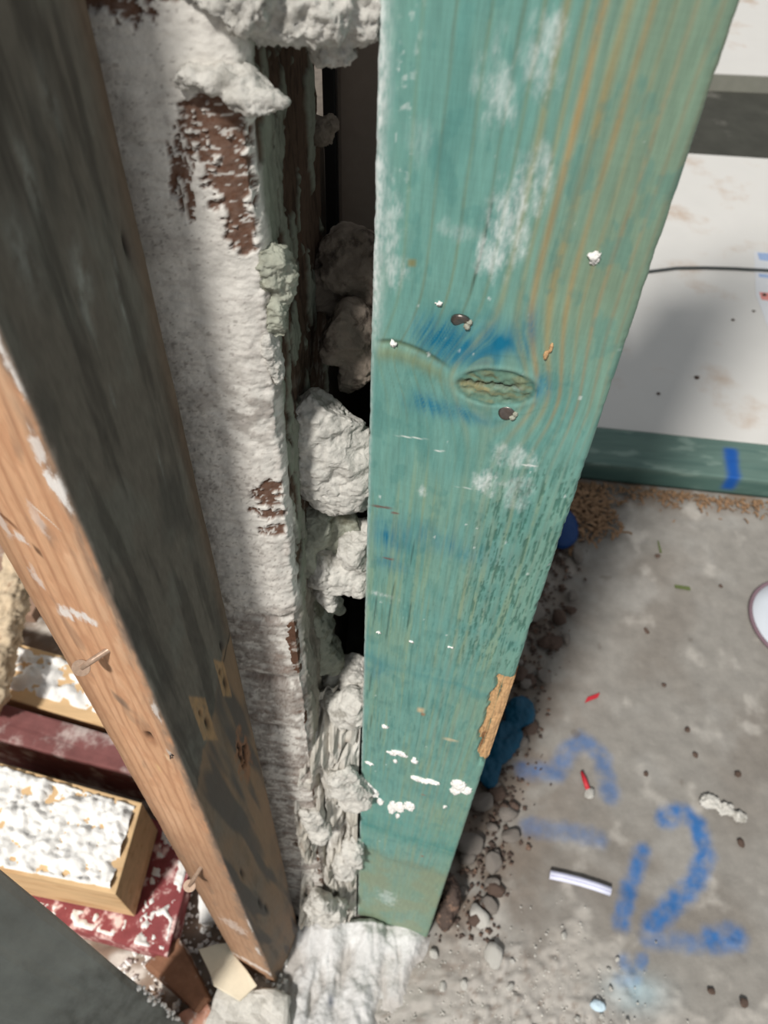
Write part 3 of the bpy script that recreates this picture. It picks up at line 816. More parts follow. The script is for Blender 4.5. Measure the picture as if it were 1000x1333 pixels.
# plaster splashes stuck to the face
spl = [[(31, 537, 6, 3.5), (25, 533, 4, 2.5), (35, 535, 3, 2)], [(43, 532, 2.5, 5)], [(28, 520, 2, 3)], [(50, 500, 8, 4), (60, 503, 6, 3)], [(80, 514, 6, 8), (86, 508, 5, 6), (79, 500, 4, 8)], [(30, 420, 3.5, 16), (37, 426, 4, 12), (45, 436, 4.5, 9)],
       [(5, 446, 7, 13), (12, 440, 5, 9), (3, 425, 4, 9)], [(18, 575, 3, 2)], [(20, 1.0, 1, 1)][:0], [(9.5, 913.8, 1.5, 1.2)], [(26, 936, 1.2, .8)], [(76, 965, 1.5, 3)], [(74, 461, 1.6, 2)], [(36, 405, 2, 5)], [(10, 700, 1.5, 1)], [(30, 700, 1.4, .8)], [(19, 425, 3, 6)], [(8, 500, 4, 1.6)], [(54, 706, 1.6, .7)]]
for i, grp in enumerate(spl):
    if not grp: continue
    o = lump('plaster_splash', [(tuple(stud_pt(a, z, 0.3)), (c * 1e-3, min(c, d) * 0.35e-3 + 0.0004, d * 1e-3), math.atan2(SD[1], SD[0])) for a, z, c, d in grp], 0.0006, 0.0015, 420, M['crust'], stud, i * 1.3, 0.3, 0.5)

# ================================================================== brown post
PCn = np.array([-0.105, 0.165]); PL = np.array([-0.925, 0.381]); PL /= np.linalg.norm(PL); PD = np.array([0.381, 0.925]); PD /= np.linalg.norm(PD)
post = empty('timber_post', tuple(PCn + PL * 0.0275 + PD * 0.031) + (0.0,))
tag(post, 'weathered brown timber post with a pale front and dark grey side', 'timber')
PW, PT = 55.0, 62.5


def post_pt(t, z, out=0.0, face='front', v=0.0):
    if face == 'front': p = PCn + PL * t * 1e-3 - PD * out * 1e-3
    else: p = PCn + PD * v * 1e-3 - PL * out * 1e-3
    return np.array([p[0], p[1], z * 1e-3])


# perimeter: dark side from the back (v=PT) to the corner, then pale front out to t=PW, then the hidden sides
Rb = 2.2
loop = []
for v in np.arange(PT - 1.5, Rb, -0.75): loop.append((0, v, -1, 0, -v))
for a in np.linspace(10, 80, 6): loop.append((Rb - Rb * math.cos(math.radians(a)), Rb - Rb * math.sin(math.radians(a)), -math.cos(math.radians(a)), -math.sin(math.radians(a)), (a - 45) * 0.03))
for tt in np.arange(Rb, PW - Rb, 0.75): loop.append((tt, 0, 0, -1, tt))
for a in np.linspace(80, 10, 6): loop.append((PW - Rb + Rb * math.cos(math.radians(a)), Rb - Rb * math.sin(math.radians(a)), math.cos(math.radians(a)), -math.sin(math.radians(a)), PW))
for v in (4, 15, 35, PT): loop.append((PW, v, 1, 0, PW + v))
for tt in (PW * 0.6, PW * 0.3, 1.5): loop.append((tt, PT, 0, 1, -PT))
loop = np.array(loop)
pz = np.concatenate([zrows(1.075, 0.0, 0.22, 0.0019, 0.0006, 0.0026), np.arange(1.08, 1.4, 0.004), np.linspace(1.4, 2.3, 10)])
T_ = np.broadcast_to(loop[:, 0], (len(pz), len(loop))); V_ = np.broadcast_to(loop[:, 1], T_.shape); Q = np.broadcast_to(loop[:, 4], T_.shape)
Zp = np.broadcast_to((pz * 1000)[:, None], T_.shape)
isf = sst(-0.8, 0.8, Q) * (Q <= PW + 0.01)                       # 1 on the pale front
n1 = fbm(Q * 0.03, Zp * 0.008, 2.0, 4); n2 = fbm(Q * 0.09, Zp * 0.03, 5.0, 4, 0.6); n3 = fbm(Q * 0.9, Zp * 0.03, 7.0, 3, 0.6)
# pale front
fc = np.broadcast_to(L(214, 168, 132), T_.shape + (3,)).copy()
fc = mixc(fc, L(226, 186, 152), sst(0, 0.5, n1) * 0.6)
fc = mixc(fc, L(192, 140, 106), sst(0, 0.5, -n2) * 0.5)
sl = Q + 0.018 * (Zp - 700) + 2.2 * n1
for c, w, st in [(15, 1.8, .5), (24, 1.4, .45), (31, 1.6, .55), (38, 1.2, .5), (45, 1.5, .5), (8, 1.3, .4), (51, 1.0, .4)]:
    swirl = 7 * np.exp(-((Q - 20) / 14) ** 2 - ((Zp - 700) / 45) ** 2) * np.sign(Q - 17) + 6 * np.exp(-((Q - 34) / 14) ** 2 - ((Zp - 405) / 60) ** 2) * np.sign(Q - 34)
    fc = mixc(fc, L(152, 98, 68), np.exp(-((sl - swirl - c) / (w * 0.75)) ** 2) * st * 0.95 * np.clip(0.9 + n2, 0, 1))
fc = mixc(fc, L(138, 112, 92), sst(640, 420, Zp + 60 * n1) * 0.55)
fc = mixc(fc, L(108, 98, 90), np.exp(-(Q / 6.0) ** 2) * np.clip(0.75 + n2, 0, 1) * 0.8)
fc = mixc(fc, L(120, 104, 92), sst(0.3, 0.7, fbm(Q * 0.07, Zp * 0.02, 21.0, 4)) * 0.35)
kn = np.exp(-((Q - 17) / 4.5) ** 2 - ((Zp - 700) / 11) ** 2)
fc = mixc(fc, L(124, 84, 58), kn * 0.7)
ko = np.exp(-((Q - 17.5) / 2.3) ** 4 - ((Zp - 701 + 0.8 * (Q - 17)) / 4) ** 4)
fc = mixc(fc, L(30, 22, 18), ko)
fc = mixc(fc, L(120, 86, 62), np.exp(-((Q - 34) / 7) ** 2 - ((Zp - 405) / 26) ** 2) * 0.6)
swh = np.zeros(T_.shape)
pn = fbm(Q * 0.25, Zp * 0.09, 14.0, 5, 0.65)
for q0, z0, sq, szz, st in [(3, 910, 4, 12, .95), (5, 925, 3, 9, .7), (1.5, 975, 2.2, 10, .9), (1.0, 955, 2, 8, .8), (34, 812, 5, 5, .85), (24, 816, 7, 4.5, .9), (44, 868, 2.5, 10, .5), (38, 862, 4, 4, .7), (41, 835, 2.5, 10, .5), (22, 880, 3, 10, .35),
                            (2, 745, 2.5, 12, .6), (25, 250, 16, 25, .35), (20, 60, 40, 12, .6), (1, 300, 2, 30, .6), (5, 180, 3, 20, .6)]:
    g = np.exp(-((Q - q0) / sq) ** 2 - ((Zp - z0) / szz) ** 2)
    swh = np.maximum(swh, sst(0.25, 0.8, g + 0.5 * pn) * sst(0.08, 0.3, g) * st)
fc = mixc(fc, L(236, 232, 228), swh)
for q0, z0, a_, b_, cc in [(17, 886, 4.5, .7, (232, 222, 208)), (40, 872, 4, 2, (120, 78, 52)), (31, 858, 1.5, 3, (90, 62, 44)), (10, 680, 1.2, 4, (226, 196, 160)), (22, 652, 1.2, 5, (222, 184, 136)), (6, 690, 1.6, 4, (204, 196, 186)), (26, 735, 4, 6, (130, 108, 92))]:
    fc = mixc(fc, L(cc), np.exp(-((Q - q0) / a_) ** 4 - ((Zp - z0 - (Q - q0)) / b_) ** 4) * 0.85)
# dark weathered side, v = -Q
v = -Q
dc = np.broadcast_to(L(108, 101, 92), T_.shape + (3,)).copy()
dc = mixc(dc, L(78, 74, 69), sst(0.0, 0.5, n1) * 0.8)
dc = mixc(dc, L(112, 110, 102), sst(0.1, 0.6, fbm(v * 0.05, Zp * 0.02, 17.0, 4)) * 0.6)
dc = mixc(dc, L(64, 58, 53), sst(0.05, 0.45, fbm((v + 0.03 * Zp) * 0.10, Zp * 0.006, 9.0, 4, 0.6)) * 0.6)
dc = mixc(dc, L(110, 88, 70), np.exp(-((v - 60) / 4.0) ** 2) * 0.6)
grain_x = fbm(v * 0.5 + Zp * 0.06, Zp * 0.09 - v * 0.2, 3.0, 3, 0.6)
dc *= (1 + 0.16 * grain_x)[..., None]
lowb = sst(-4, 4, (730 - 1.6 * (60 - v)) - Zp + 8 * n2)              # below the split, the wood is brown again
dc = mixc(dc, L(138, 112, 88), lowb * np.clip(0.65 + 0.7 * n1, 0, 1))
dc = mixc(dc, L(78, 74, 72), lowb * sst(0.0, 0.35, fbm((v + 0.09 * Zp) * 0.06, Zp * 0.004, 5.0, 3)) * 0.85)
dc = mixc(dc, L(36, 30, 26), np.exp(-((Zp - (727 - 1.6 * (60 - v))) / 1.5) ** 2) * sst(44, 50, v) * 0.9)
loz = np.zeros(T_.shape); lhole = np.zeros(T_.shape)
for v0, z0, hv, hz in [(24.5, 690, 5.0, 27), (47, 699, 3.6, 21)]:
    dlt = np.abs(v - v0 - 0.0 * (Zp - z0)) / hv + np.abs(Zp - z0 + 1.2 * (v - v0)) / hz * 0.55
    loz = np.maximum(loz, sst(1.08, 0.95, np.maximum(np.abs(v - v0) / hv, np.abs(Zp - z0 + 2.0 * (v - v0)) / hz)))
    lhole = np.maximum(lhole, np.exp(-((v - v0 - 1.5) / 1.5) ** 2 - ((Zp - z0 + 8) / 7) ** 2))
    lhole = np.maximum(lhole, np.exp(-((v - v0 + 1.0) / 0.8) ** 2 - ((Zp - z0 - 10) / 3) ** 2))
dc = mixc(dc, L(176, 140, 100), loz * 0.9 * np.clip(0.85 + 0.5 * grain_x, 0, 1))
rot = np.exp(-((v - 47) / 8) ** 2 - ((Zp - 588) / 40) ** 2) * (0.9 + 0.9 * fbm(v * 0.2, Zp * 0.05, 2.0, 4))
dc = mixc(dc, L(150, 104, 72), sst(0.25, 0.5, rot) * 0.8)
lhole = np.maximum(lhole, sst(0.75, 0.9, rot * (1 + 0.5 * fbm(v * 0.5, Zp * 0.1, 6.0, 3))))
for v0, z0, a_, b_ in [(54.5, 968, 0.9, 4.5), (52, 728, 1.0, 5), (19, 310, 2, 18), (24, 270, 2, 16), (12, 430, 1.5, 12)]:
    lhole = np.maximum(lhole, np.exp(-((v - v0) / a_) ** 2 - ((Zp - z0) / b_) ** 2))
dc = mixc(dc, L(22, 18, 16), lhole * 0.95)
for v0, z0, a_, b_, st in [(34, 970, 2.6, 9, .5), (31, 960, 1.6, 10, .4), (26, 1003, 2.0, 9, .4), (16, 986, 4, 12, .3), (46, 952, .7, 9, .5), (48, 967, .5, 4, .5), (31, 925, .6, 4, .5), (40, 1016, 2.5, 8, .3), (44, 880, .4, 8, .4), (52, 1004, .6, .8, .8)]:
    dc = mixc(dc, L(172, 176, 170), np.exp(-((v - v0) / a_) ** 2 - ((Zp - z0) / b_) ** 2) * st * np.clip(0.7 + pn, 0, 1.3))
dc = mixc(dc, L(206, 202, 196), sst(0.80, 0.9, perlin(v * 0.4, Zp * 0.15, 40.0)) * 0.35)
pcx = dc * (1 - isf)[..., None] + fc * isf[..., None]
rel = 0.10 * n3 + 0.25 * n2 - 0.0 * Q
rel = rel + isf * (-2.5 * ko - 0.4 * kn + 0.3 * swh * pn) + (1 - isf) * (0.45 * loz * 0 - 2.2 * lhole - 0.5 * sst(0.25, 0.5, rot) - 0.6 * lowb * sst(44, 50, v))
rel = rel - 0.8 * np.exp(-(Q / 2.0) ** 2) * np.clip(fbm(0 * Q, Zp * 0.05, 3.0, 4), 0, 1)
vis = (Q > -PT + 0.5) & (Q <= PW)
to = T_ + np.broadcast_to(loop[:, 2], T_.shape) * rel * vis
vo = V_ + np.broadcast_to(loop[:, 3], T_.shape) * rel * vis
pv = np.dstack([PCn[0] + PL[0] * to * 1e-3 + PD[0] * vo * 1e-3, PCn[1] + PL[1] * to * 1e-3 + PD[1] * vo * 1e-3, np.broadcast_to(pz[:, None], T_.shape)])
mesh_obj('board', pv.reshape(-1, 3), grid_faces(len(pz), len(loop), wrap=True)[:, ::-1].copy(), M['post'], post, col=pcx)
# end grain cap at the foot and top of both timbers
for nm, vv, par, mt in (('board_end', pv[0], post, 'end_wood'), ('board_end', sv[0], stud, 'end_wood')):
    mesh_obj(nm, np.array(vv), [list(range(len(vv)))], M[mt], par, smooth=False)
# bent nails in the pale front
fn = (-PD[0], -PD[1], 0)


def bent_nail(p0, p1, r, hr, face):
    a = Vector(p0); b = Vector(p1); mid = (a + b) / 2
    sh = tube('nail', [a - (b - a) * 0.5, a, mid, b], r, M['nail_rust'], post, seg=10)
    d = (b - a).normalized()
    bm = bmesh.new()
    bmesh.ops.create_cone(bm, cap_ends=True, segments=20, radius1=hr * 0.92, radius2=hr, depth=0.0013)
    ed = [e for e in bm.edges]
    bmesh.ops.bevel(bm, geom=ed, offset=0.0002, segments=1, affect='EDGES')
    bm_obj('nail_head', bm, M['nail_rust'], sh, tuple(b), Vector(face).to_track_quat('Z', 'Y').to_euler(), smooth=False)


bent_nail(post_pt(17.5, 792, 0.0), post_pt(26.0, 786, 10.0), 0.0015, 0.0042, (0.15, -0.75, 0.55))
bent_nail(post_pt(30, 440, 0.0), post_pt(37, 418, 12.0), 0.0016, 0.0052, (0.1, -0.5, 0.8))
tube('staple', [post_pt(3.5, 690, 0.1), post_pt(4.5, 692, 1.2), post_pt(5.5, 686, 1.3), post_pt(7.0, 683, 0.1)], 0.00045, M['nail'], post, seg=8)

# ================================================================== dark post at the bottom-left corner
dk = empty('timber_post', (-0.222, 0.070, 0))
tag(dk, 'dark grey post filling the bottom-left corner of the view', 'timber')
ca = np.array([-0.199, 0.115]); d1 = np.array([-0.47, -0.88]); d2 = np.array([-0.88, 0.47])
prism('board', [ca, ca + d1 * 0.10, ca + d1 * 0.10 + d2 * 0.06, ca + d2 * 0.06], 0, 2.3, M['dark_post'], dk, bevel=0.006, jitter=0.0015, cuts=12)
for k in range(26):
    z = 0.08 + 0.013 * k + random.uniform(-0.004, 0.004)
    e = ca + d1 * random.uniform(-0.001, 0.004)
    s_ = random.uniform(0.0008, 0.0026)
    if k < 17:
        lump('plaster_crumb', [((e[0], e[1], z), (s_, s_, s_ * 1.6))], 0.0006, 0.0012, 500, M['crust'], dk, k * 2.1)

# ================================================================== mortar in the gap between pier and stud
def mortar(balls, label, mtl='mortar', voxel=0.0009, amp=0.0030, freq=75, seed=0.0, ridge=0.1, fine=0.13, floor_z=None, name='mortar_lump', group='mortar lumps in the gap', cell=0.0, facets=22):
    o = lump(name, balls, voxel, amp, freq, M[mtl], None, seed, ridge, fine, floor_z, cell, facets)
    return tag(o, label, 'mortar', group)


mortar([((-0.030, 0.272, 0.842), (0.019, 0.016, 0.028)), ((-0.035, 0.270, 0.812), (0.016, 0.016, 0.027)), ((-0.017, 0.269, 0.815), (0.012, 0.013, 0.030)), ((-0.021, 0.272, 0.792), (0.014, 0.013, 0.020))],
       'largest white mortar lump wedged between pier and green stud', seed=1.0, cell=0.22)
mortar([((-0.022, 0.296, 0.880), (0.014, 0.015, 0.015)), ((-0.014, 0.294, 0.864), (0.011, 0.013, 0.015))], 'shadowed brownish mortar lump just above the largest white lump', 'mortar_dark', seed=3.0)
mortar([((-0.020, 0.318, 0.905), (0.016, 0.016, 0.016)), ((-0.036, 0.325, 0.888), (0.012, 0.016, 0.016)), ((-0.004, 0.315, 0.895), (0.014, 0.014, 0.016))], 'dark mortar lump deep in the gap under the taupe lining', 'mortar_dark', seed=4.4)
mortar([((-0.042, 0.276, 0.765), (0.014, 0.013, 0.022)), ((-0.028, 0.285, 0.752), (0.018, 0.012, 0.024)), ((-0.047, 0.270, 0.738), (0.010, 0.011, 0.022))], 'greenish white mortar lump just below the largest lump', 'mortar_green', seed=5.0, cell=0.15)
mortar([((-0.012, 0.273, 0.746), (0.013, 0.013, 0.022)), ((-0.025, 0.272, 0.724), (0.018, 0.013, 0.014)), ((-0.040, 0.268, 0.732), (0.012, 0.011, 0.014)), ((-0.032, 0.267, 0.704), (0.007, 0.008, 0.013)), ((-0.010, 0.268, 0.722), (0.009, 0.01, 0.012))],
       'pointed white mortar lump overhanging the black hole', seed=6.2, cell=0.22)
mortar([((-0.047, 0.286, 0.668), (0.013, 0.014, 0.040)), ((-0.045, 0.288, 0.62), (0.013, 0.014, 0.040)), ((-0.032, 0.305, 0.655), (0.012, 0.012, 0.022)), ((-0.040, 0.288, 0.572), (0.015, 0.013, 0.04))],
       'pale mortar ridge on the left side of the black hole', 'mortar_green', voxel=0.0012, seed=7.7)
# lower gap: one broken mass of mortar, thick between the pier corner and the stud
gz = np.concatenate([np.arange(-0.002, 0.30, 0.0022), np.arange(0.30, 0.575, 0.0013)]); gx = np.linspace(0, 1, 92)
GX, GZ = np.meshgrid(gx, gz)
gl = -0.066 - 0.012 * sst(0.30, 0.05, GZ) + 0.014 * sst(0.40, 0.56, GZ); gr = -0.0105 + 0.0 * GZ
xw = gl + (gr - gl) * GX
wz_ = GZ + 0.02 * fbm(xw * 60, GZ * 20, 21.0, 2)
a1 = fbm(xw * 58, wz_ * 15, 3.0, 3, 0.5); a2 = fbm(xw * 150, wz_ * 42, 7.0, 3, 0.5); a3 = fbm(xw * 400, wz_ * 150, 5.0, 3, 0.55)
crv = np.clip(0.12 - np.abs(fbm(xw * 42 + 4, GZ * 14, 9.0, 3)), 0, 1) / 0.12
ypos = 0.2335 + 0.017 * GX - 0.013 * a1 - 0.0036 * a2 - 0.0008 * a3 + 0.014 * crv ** 1.5 - 0.012 * sst(0.22, 0.0, GZ)
topz = 0.535 + 0.030 * fbm(xw * 60, 0 * xw, 2.0, 4)
ypos = ypos + 0.030 * sst(-0.035, 0.03, GZ - topz)
fillv = np.concatenate([np.dstack([xw, ypos, GZ]), np.dstack([gr[:, -1:], np.full((len(gz), 1), 0.300), GZ[:, :1]]), np.dstack([gl[:, :1], np.full((len(gz), 1), 0.300), GZ[:, :1]])], axis=1)
fcl = np.broadcast_to(L(196, 192, 184), GX.shape + (3,)).copy()
fcl = mixc(fcl, L(164, 158, 146), sst(0.0, 0.6, a1 + 0.4 * a2) * 0.6)
fcl = mixc(fcl, L(128, 112, 96), sst(0.35, 0.8, fbm(xw * 70, GZ * 40, 12.0, 4)) * 0.6)
fcl = mixc(fcl, L(222, 220, 216), sst(0.2, 0.7, -a1 - 0.3 * a2) * 0.7)
fcl = np.concatenate([fcl, fcl[:, -1:], fcl[:, :1]], axis=1)
capv = fillv[-1:].copy(); capv[..., 1] = 0.2995; capv[..., 2] -= 0.045
fillv = np.concatenate([fillv, capv], axis=0); fcl = np.concatenate([fcl, fcl[-1:]], axis=0)
o = mesh_obj('mortar_fill', fillv.reshape(-1, 3), grid_faces(fillv.shape[0], fillv.shape[1], wrap=True), M['plaster'], None, col=fcl, loc=(-0.035, 0.26, 0))
tag(o, 'rough broken mortar filling the lower gap beside the stud', 'mortar')
mortar([((-0.014, 0.262, 0.560), (0.015, 0.012, 0.022)), ((-0.030, 0.264, 0.545), (0.014, 0.012, 0.024)), ((-0.012, 0.288, 0.560), (0.018, 0.016, 0.026)), ((-0.034, 0.290, 0.552), (0.014, 0.014, 0.022))], 'small pale mortar lump at the foot of the black hole', 'mortar', seed=8.1, cell=0.2)
mortar([((-0.012, 0.240, 0.445), (0.013, 0.010, 0.030)), ((-0.024, 0.242, 0.470), (0.013, 0.011, 0.030))], 'white mortar lump beside the white splashes on the stud', voxel=0.0012, seed=9.0, cell=0.22, amp=0.004)
mortar([((-0.050, 0.236, 0.400), (0.010, 0.010, 0.040)), ((-0.044, 0.234, 0.350), (0.010, 0.010, 0.030))], 'grey mortar lump on the pier corner above the broad foot', 'mortar', voxel=0.0012, seed=10.5, cell=0.2, amp=0.004)
mortar([((-0.014, 0.240, 0.290), (0.011, 0.010, 0.040)), ((-0.022, 0.236, 0.240), (0.012, 0.011, 0.036))], 'pale mortar lump low beside the left edge of the stud', 'mortar', voxel=0.0013, seed=11.3, cell=0.2, amp=0.004)
mortar([((-0.054, 0.222, 0.150), (0.018, 0.013, 0.05)), ((-0.036, 0.222, 0.100), (0.018, 0.012, 0.05))], 'broad mortar lump at the foot of the pier', 'mortar', voxel=0.0015, amp=0.005, freq=55, seed=12.0, cell=0.2)
# mortar spilt on the floor in soft ridges
px_ = np.linspace(-0.108, 0.098, 130); py_ = np.linspace(0.055, 0.240, 120)
SX, SY = np.meshgrid(px_, py_)
wx = SX + 0.010 * fbm(SY * 18, SX * 6, 3.0, 3) - 0.10 * (SY - 0.15)
hh = 0.024 * np.exp(-np.abs((wx + 0.060) / 0.032) ** 3) + 0.027 * np.exp(-np.abs((wx - 0.000) / 0.021) ** 3) + 0.018 * np.exp(-np.abs((wx - 0.045) / 0.020) ** 3) * sst(0.13, 0.17, SY)
hh = hh * (0.75 + 0.45 * fbm(SX * 22, SY * 14, 5.0, 3)) + 0.008 * sst(0.19, 0.225, SY) * sst(0.09, 0.06, SX)
hh = hh + 0.0030 * fbm(SX * 75, SY * 55, 8.0, 4, 0.55) + 0.0010 * fbm(SX * 300, SY * 300, 2.0, 3, 0.6)
hh = hh - 0.006 * sst(0.0, 0.6, fbm(SX * 45, SY * 14, 15.0, 3)) * sst(0.004, 0.012, hh)
ed = np.minimum(np.minimum(SX + 0.108, 0.098 - SX), np.minimum(SY - 0.055, 0.240 - SY)) / 0.006
hh = hh - 0.012 * (1 - np.clip(ed, 0, 1)) - 0.005
scl = np.broadcast_to(L(204, 203, 202), SX.shape + (3,)).copy()
scl = mixc(scl, L(164, 156, 148), sst(0.012, 0.0, hh) * 0.6)
scl = mixc(scl, L(226, 226, 226), sst(0.0, 0.6, fbm(SX * 40, SY * 20, 6.0, 4)) * 0.6)
scl = mixc(scl, L(70, 78, 92), np.exp(-((SX + 0.035) / 0.004) ** 2 - ((SY - 0.148) / 0.008) ** 2) * 0.8)
o = mesh_obj('mortar_spill', np.dstack([SX, SY, hh]).reshape(-1, 3), grid_faces(*SX.shape), M['plaster'], None, col=scl, loc=(0, 0.15, 0))
tag(o, 'white mortar spilt in soft ridges on the floor before the stud', 'mortar')

# ================================================================== bottom plate with blue mark
pa = np.array([0.30, 1.052]); pdr = np.array([0.997, -0.0775]); pnr = np.array([0.0775, 0.997])
plate = empty('bottom_plate', (0.8, 1.06, 0))
tag(plate, 'blue-green timber bottom plate with a blue paint mark on the floor', 'timber')
prof = []
for (d_, z_) in [(0.10, 0.0), (0.0, 0.0)]: prof.append((d_, z_))
Rp = 0.003
pr = [(0.105, 0.0), (0.05, 0.0), (0.0, 0.0)] + [(0.0, z) for z in np.linspace(0.006, 0.042, 9)] + [(0.0009, 0.0441)] + [(d, 0.045) for d in np.linspace(0.003, 0.102, 24)] + [(0.105, 0.0425), (0.105, 0.02)]
pr = np.array(pr)
lx = np.concatenate([np.arange(0, 0.62, 0.005), np.linspace(0.62, 2.0, 12)])
XX = np.broadcast_to(lx[:, None], (len(lx), len(pr))); DD = np.broadcast_to(pr[:, 0], XX.shape); HH = np.broadcast_to(pr[:, 1], XX.shape)
pvv = np.dstack([pa[0] + pdr[0] * XX + pnr[0] * DD, pa[1] + pdr[1] * XX + pnr[1] * DD, HH])
pco = np.broadcast_to(L(94, 118, 110), XX.shape + (3,)).copy()
pco = mixc(pco, L(78, 104, 98), sst(-0.1, 0.5, fbm(XX * 4, (DD + HH) * 60, 2.0, 4)) * 0.7)
pco = mixc(pco, L(140, 160, 150), sst(0.25, 0.6, fbm(XX * 12, (DD + HH) * 30, 6.0, 4)) * 0.5)
pco = mixc(pco, L(66, 98, 92), sst(0.04, 0.03, HH) * (DD < 0.001) * 0.6)  # front face tinted darker than the top, its shade put into the colour
bx = 0.664 - 0.30
bm_ = np.exp(-((XX - bx - 0.10 * DD + 0.003 * fbm(XX * 40, DD * 40, 1.0, 3)) / 0.0135) ** 4) * sst(0.088, 0.075, DD) * sst(0.005, 0.02, HH + DD)
pco = mixc(pco, L(10, 78, 158), bm_ * 0.95)
mesh_obj('board', pvv.reshape(-1, 3), grid_faces(len(lx), len(pr), wrap=True), M['plate'], plate, col=pco)
mesh_obj('board_end', pvv[0], [list(range(len(pr)))], M['plate'], plate, col=pco[0], smooth=False)

# ================================================================== white boards beyond the plate
wb = prism('white_board', [(0.25, 1.172), (1.9, 1.045), (2.1, 2.375), (0.35, 2.435)], 0.012, 0.034, M['white_board'], None, bevel=0.002)
tag(wb, 'large white board lying flat just beyond the bottom plate', 'board')
wb2 = prism('white_board', [(0.6, 2.99), (2.6, 2.97), (2.7, 4.6), (0.7, 4.6)], 0.0, 0.006, M['grey_edge'], None, bevel=0.0)
bpy.data.objects.remove(wb2)
fb = empty('white_board', (1.6, 3.4, 0))
tag(fb, 'white board with a grey edge beyond the dark strip', 'board')
prism('core', [(0.6, 3.0), (2.6, 3.02), (2.7, 4.8), (0.7, 4.8)], 0.0, 0.054, M['grey_edge'], fb, bevel=0.001)  # grey colour stands in for shade on the white slab's front edge
prism('facing', [(0.6, 3.001), (2.6, 3.021), (2.7, 4.8), (0.7, 4.8)], 0.0545, 0.060, M['white_board'], fb, bevel=0.0015)
dp = prism('dark_plank', [(0.4, 2.45), (2.4, 2.395), (2.4, 2.995), (0.45, 2.98)], -0.002, 0.008, M['dark_plank'], None, bevel=0.001)  # dark sheet stands in for the shaded gap between the boards
tag(dp, 'dark grey plank in the gap between the two white boards', 'plank')
cb = tube('cable', [(0.45, 1.69, 0.038), (0.55, 1.715, 0.038), (0.643, 1.737, 0.038), (0.71, 1.757, 0.038), (0.784, 1.765, 0.038), (0.86, 1.768, 0.038), (0.941, 1.767, 0.038), (1.1, 1.75, 0.038), (1.4, 1.70, 0.038)], 0.0042, M['cable'], None, seg=10)
tag(cb, 'thin dark cable lying across the large white board', 'cable')
pp = empty('paper_label', (0.95, 1.70, 0.035))
tag(pp, 'white printed paper at the right edge of the white board', 'paper')
prism('sheet', [(0.885, 1.66), (0.935, 1.86), (1.12, 1.85), (1.02, 1.45), (0.875, 1.50)], 0.0345, 0.0352, M['paper'], pp, bevel=0)
prism('blue_print', [(0.938, 1.82), (0.942, 1.855), (0.98, 1.853), (0.975, 1.815)], 0.0353, 0.0356, M['ink_blue'], pp, bevel=0)
prism('blue_print', [(0.915, 1.74), (0.918, 1.755), (0.955, 1.75), (0.953, 1.735)], 0.0353, 0.0356, M['ink_blue'], pp, bevel=0)
prism('red_print', [(0.893, 1.64), (0.896, 1.672), (0.955, 1.668), (0.952, 1.63)], 0.0353, 0.0356, M['ink_red'], pp, bevel=0)
for i, (x, y, r) in enumerate([(0.905, 1.66, 0.006), (0.665, 1.33, 0.006), (0.86, 1.59, 0.004), (0.80, 1.55, 0.004), (0.57, 1.27, 0.004)]):
    q = lump('dark_crumb', [((x, y, 0.036), (r, r * 0.9, r * 0.5))], r * 0.3, r * 0.3, 200, M['dark_stone'], None, i)
    tag(q, 'small dark crumb lying on the large white board', 'crumb', 'dark crumbs on the white board')

# ================================================================== timber and rubble heap on the left
bA, bB, bC, bD = (-0.60, 0.394), (-0.276, 0.324), (-0.281, 0.221), (-0.60, 0.264)
blk = empty('timber_block', (-0.43, 0.30, 0.045))
tag(blk, 'pale pine block caked with white plaster on top of red timber', 'timber')
prism('block', [bA, bB, bC, bD], 0.0485, 0.150, M['yellow_wood'], blk, bevel=0.0015)
e1 = np.array(bB) + (0.0004, 0); e2 = np.array(bC) + (0.0004, 0)
crust('plaster_crust', [np.array(bA), np.array(bB) - (0.004, 0.003), np.array(bC) + (-0.004, 0.004), np.array(bD)], 0.150, 0.009, 0.48, M['crust'], blk, 3.0, step=0.0026)
red = empty('timber_board', (-0.36, 0.26, 0))
tag(red, 'red painted timber board under the pale plaster-caked block', 'timber')
prism('board', [(-0.50, 0.385), (-0.222, 0.325), (-0.233, 0.180), (-0.50, 0.232)], 0.002, 0.0455, M['red_wood'], red, bevel=0.002, jitter=0.0015, cuts=6)
crust('plaster_crust', [(-0.272, 0.333), (-0.225, 0.322), (-0.236, 0.184), (-0.278, 0.190)], 0.0455, 0.005, -0.12, M['crust'], red, 8.0, step=0.002, freq=60)
crust('plaster_crust', [(-0.48, 0.244), (-0.288, 0.2195), (-0.288, 0.194), (-0.48, 0.232)], 0.0455, 0.005, -0.1, M['crust'], red, 5.0, step=0.002, freq=60)
mar = empty('timber_beam', (-0.44, 0.43, 0))
tag(mar, 'dusty maroon timber beam behind the pale pine block', 'timber')
prism('beam', [(-0.66, 0.500), (-0.24, 0.404), (-0.25, 0.365), (-0.66, 0.446)], 0.004, 0.100, M['maroon'], mar, bevel=0.003, jitter=0.002, cuts=5)
yel = empty('timber_board', (-0.48, 0.52, 0))
tag(yel, 'yellow timber board with white dust beyond the maroon beam', 'timber')
prism('board', [(-0.66, 0.60), (-0.28, 0.51), (-0.30, 0.43), (-0.66, 0.515)], 0.004, 0.085, M['yellow_wood'], yel, bevel=0.002)
crust('plaster_crust', [(-0.655, 0.595), (-0.285, 0.507), (-0.303, 0.445), (-0.655, 0.525)], 0.085, 0.012, 0.32, M['crust'], yel, 11.0, step=0.004)
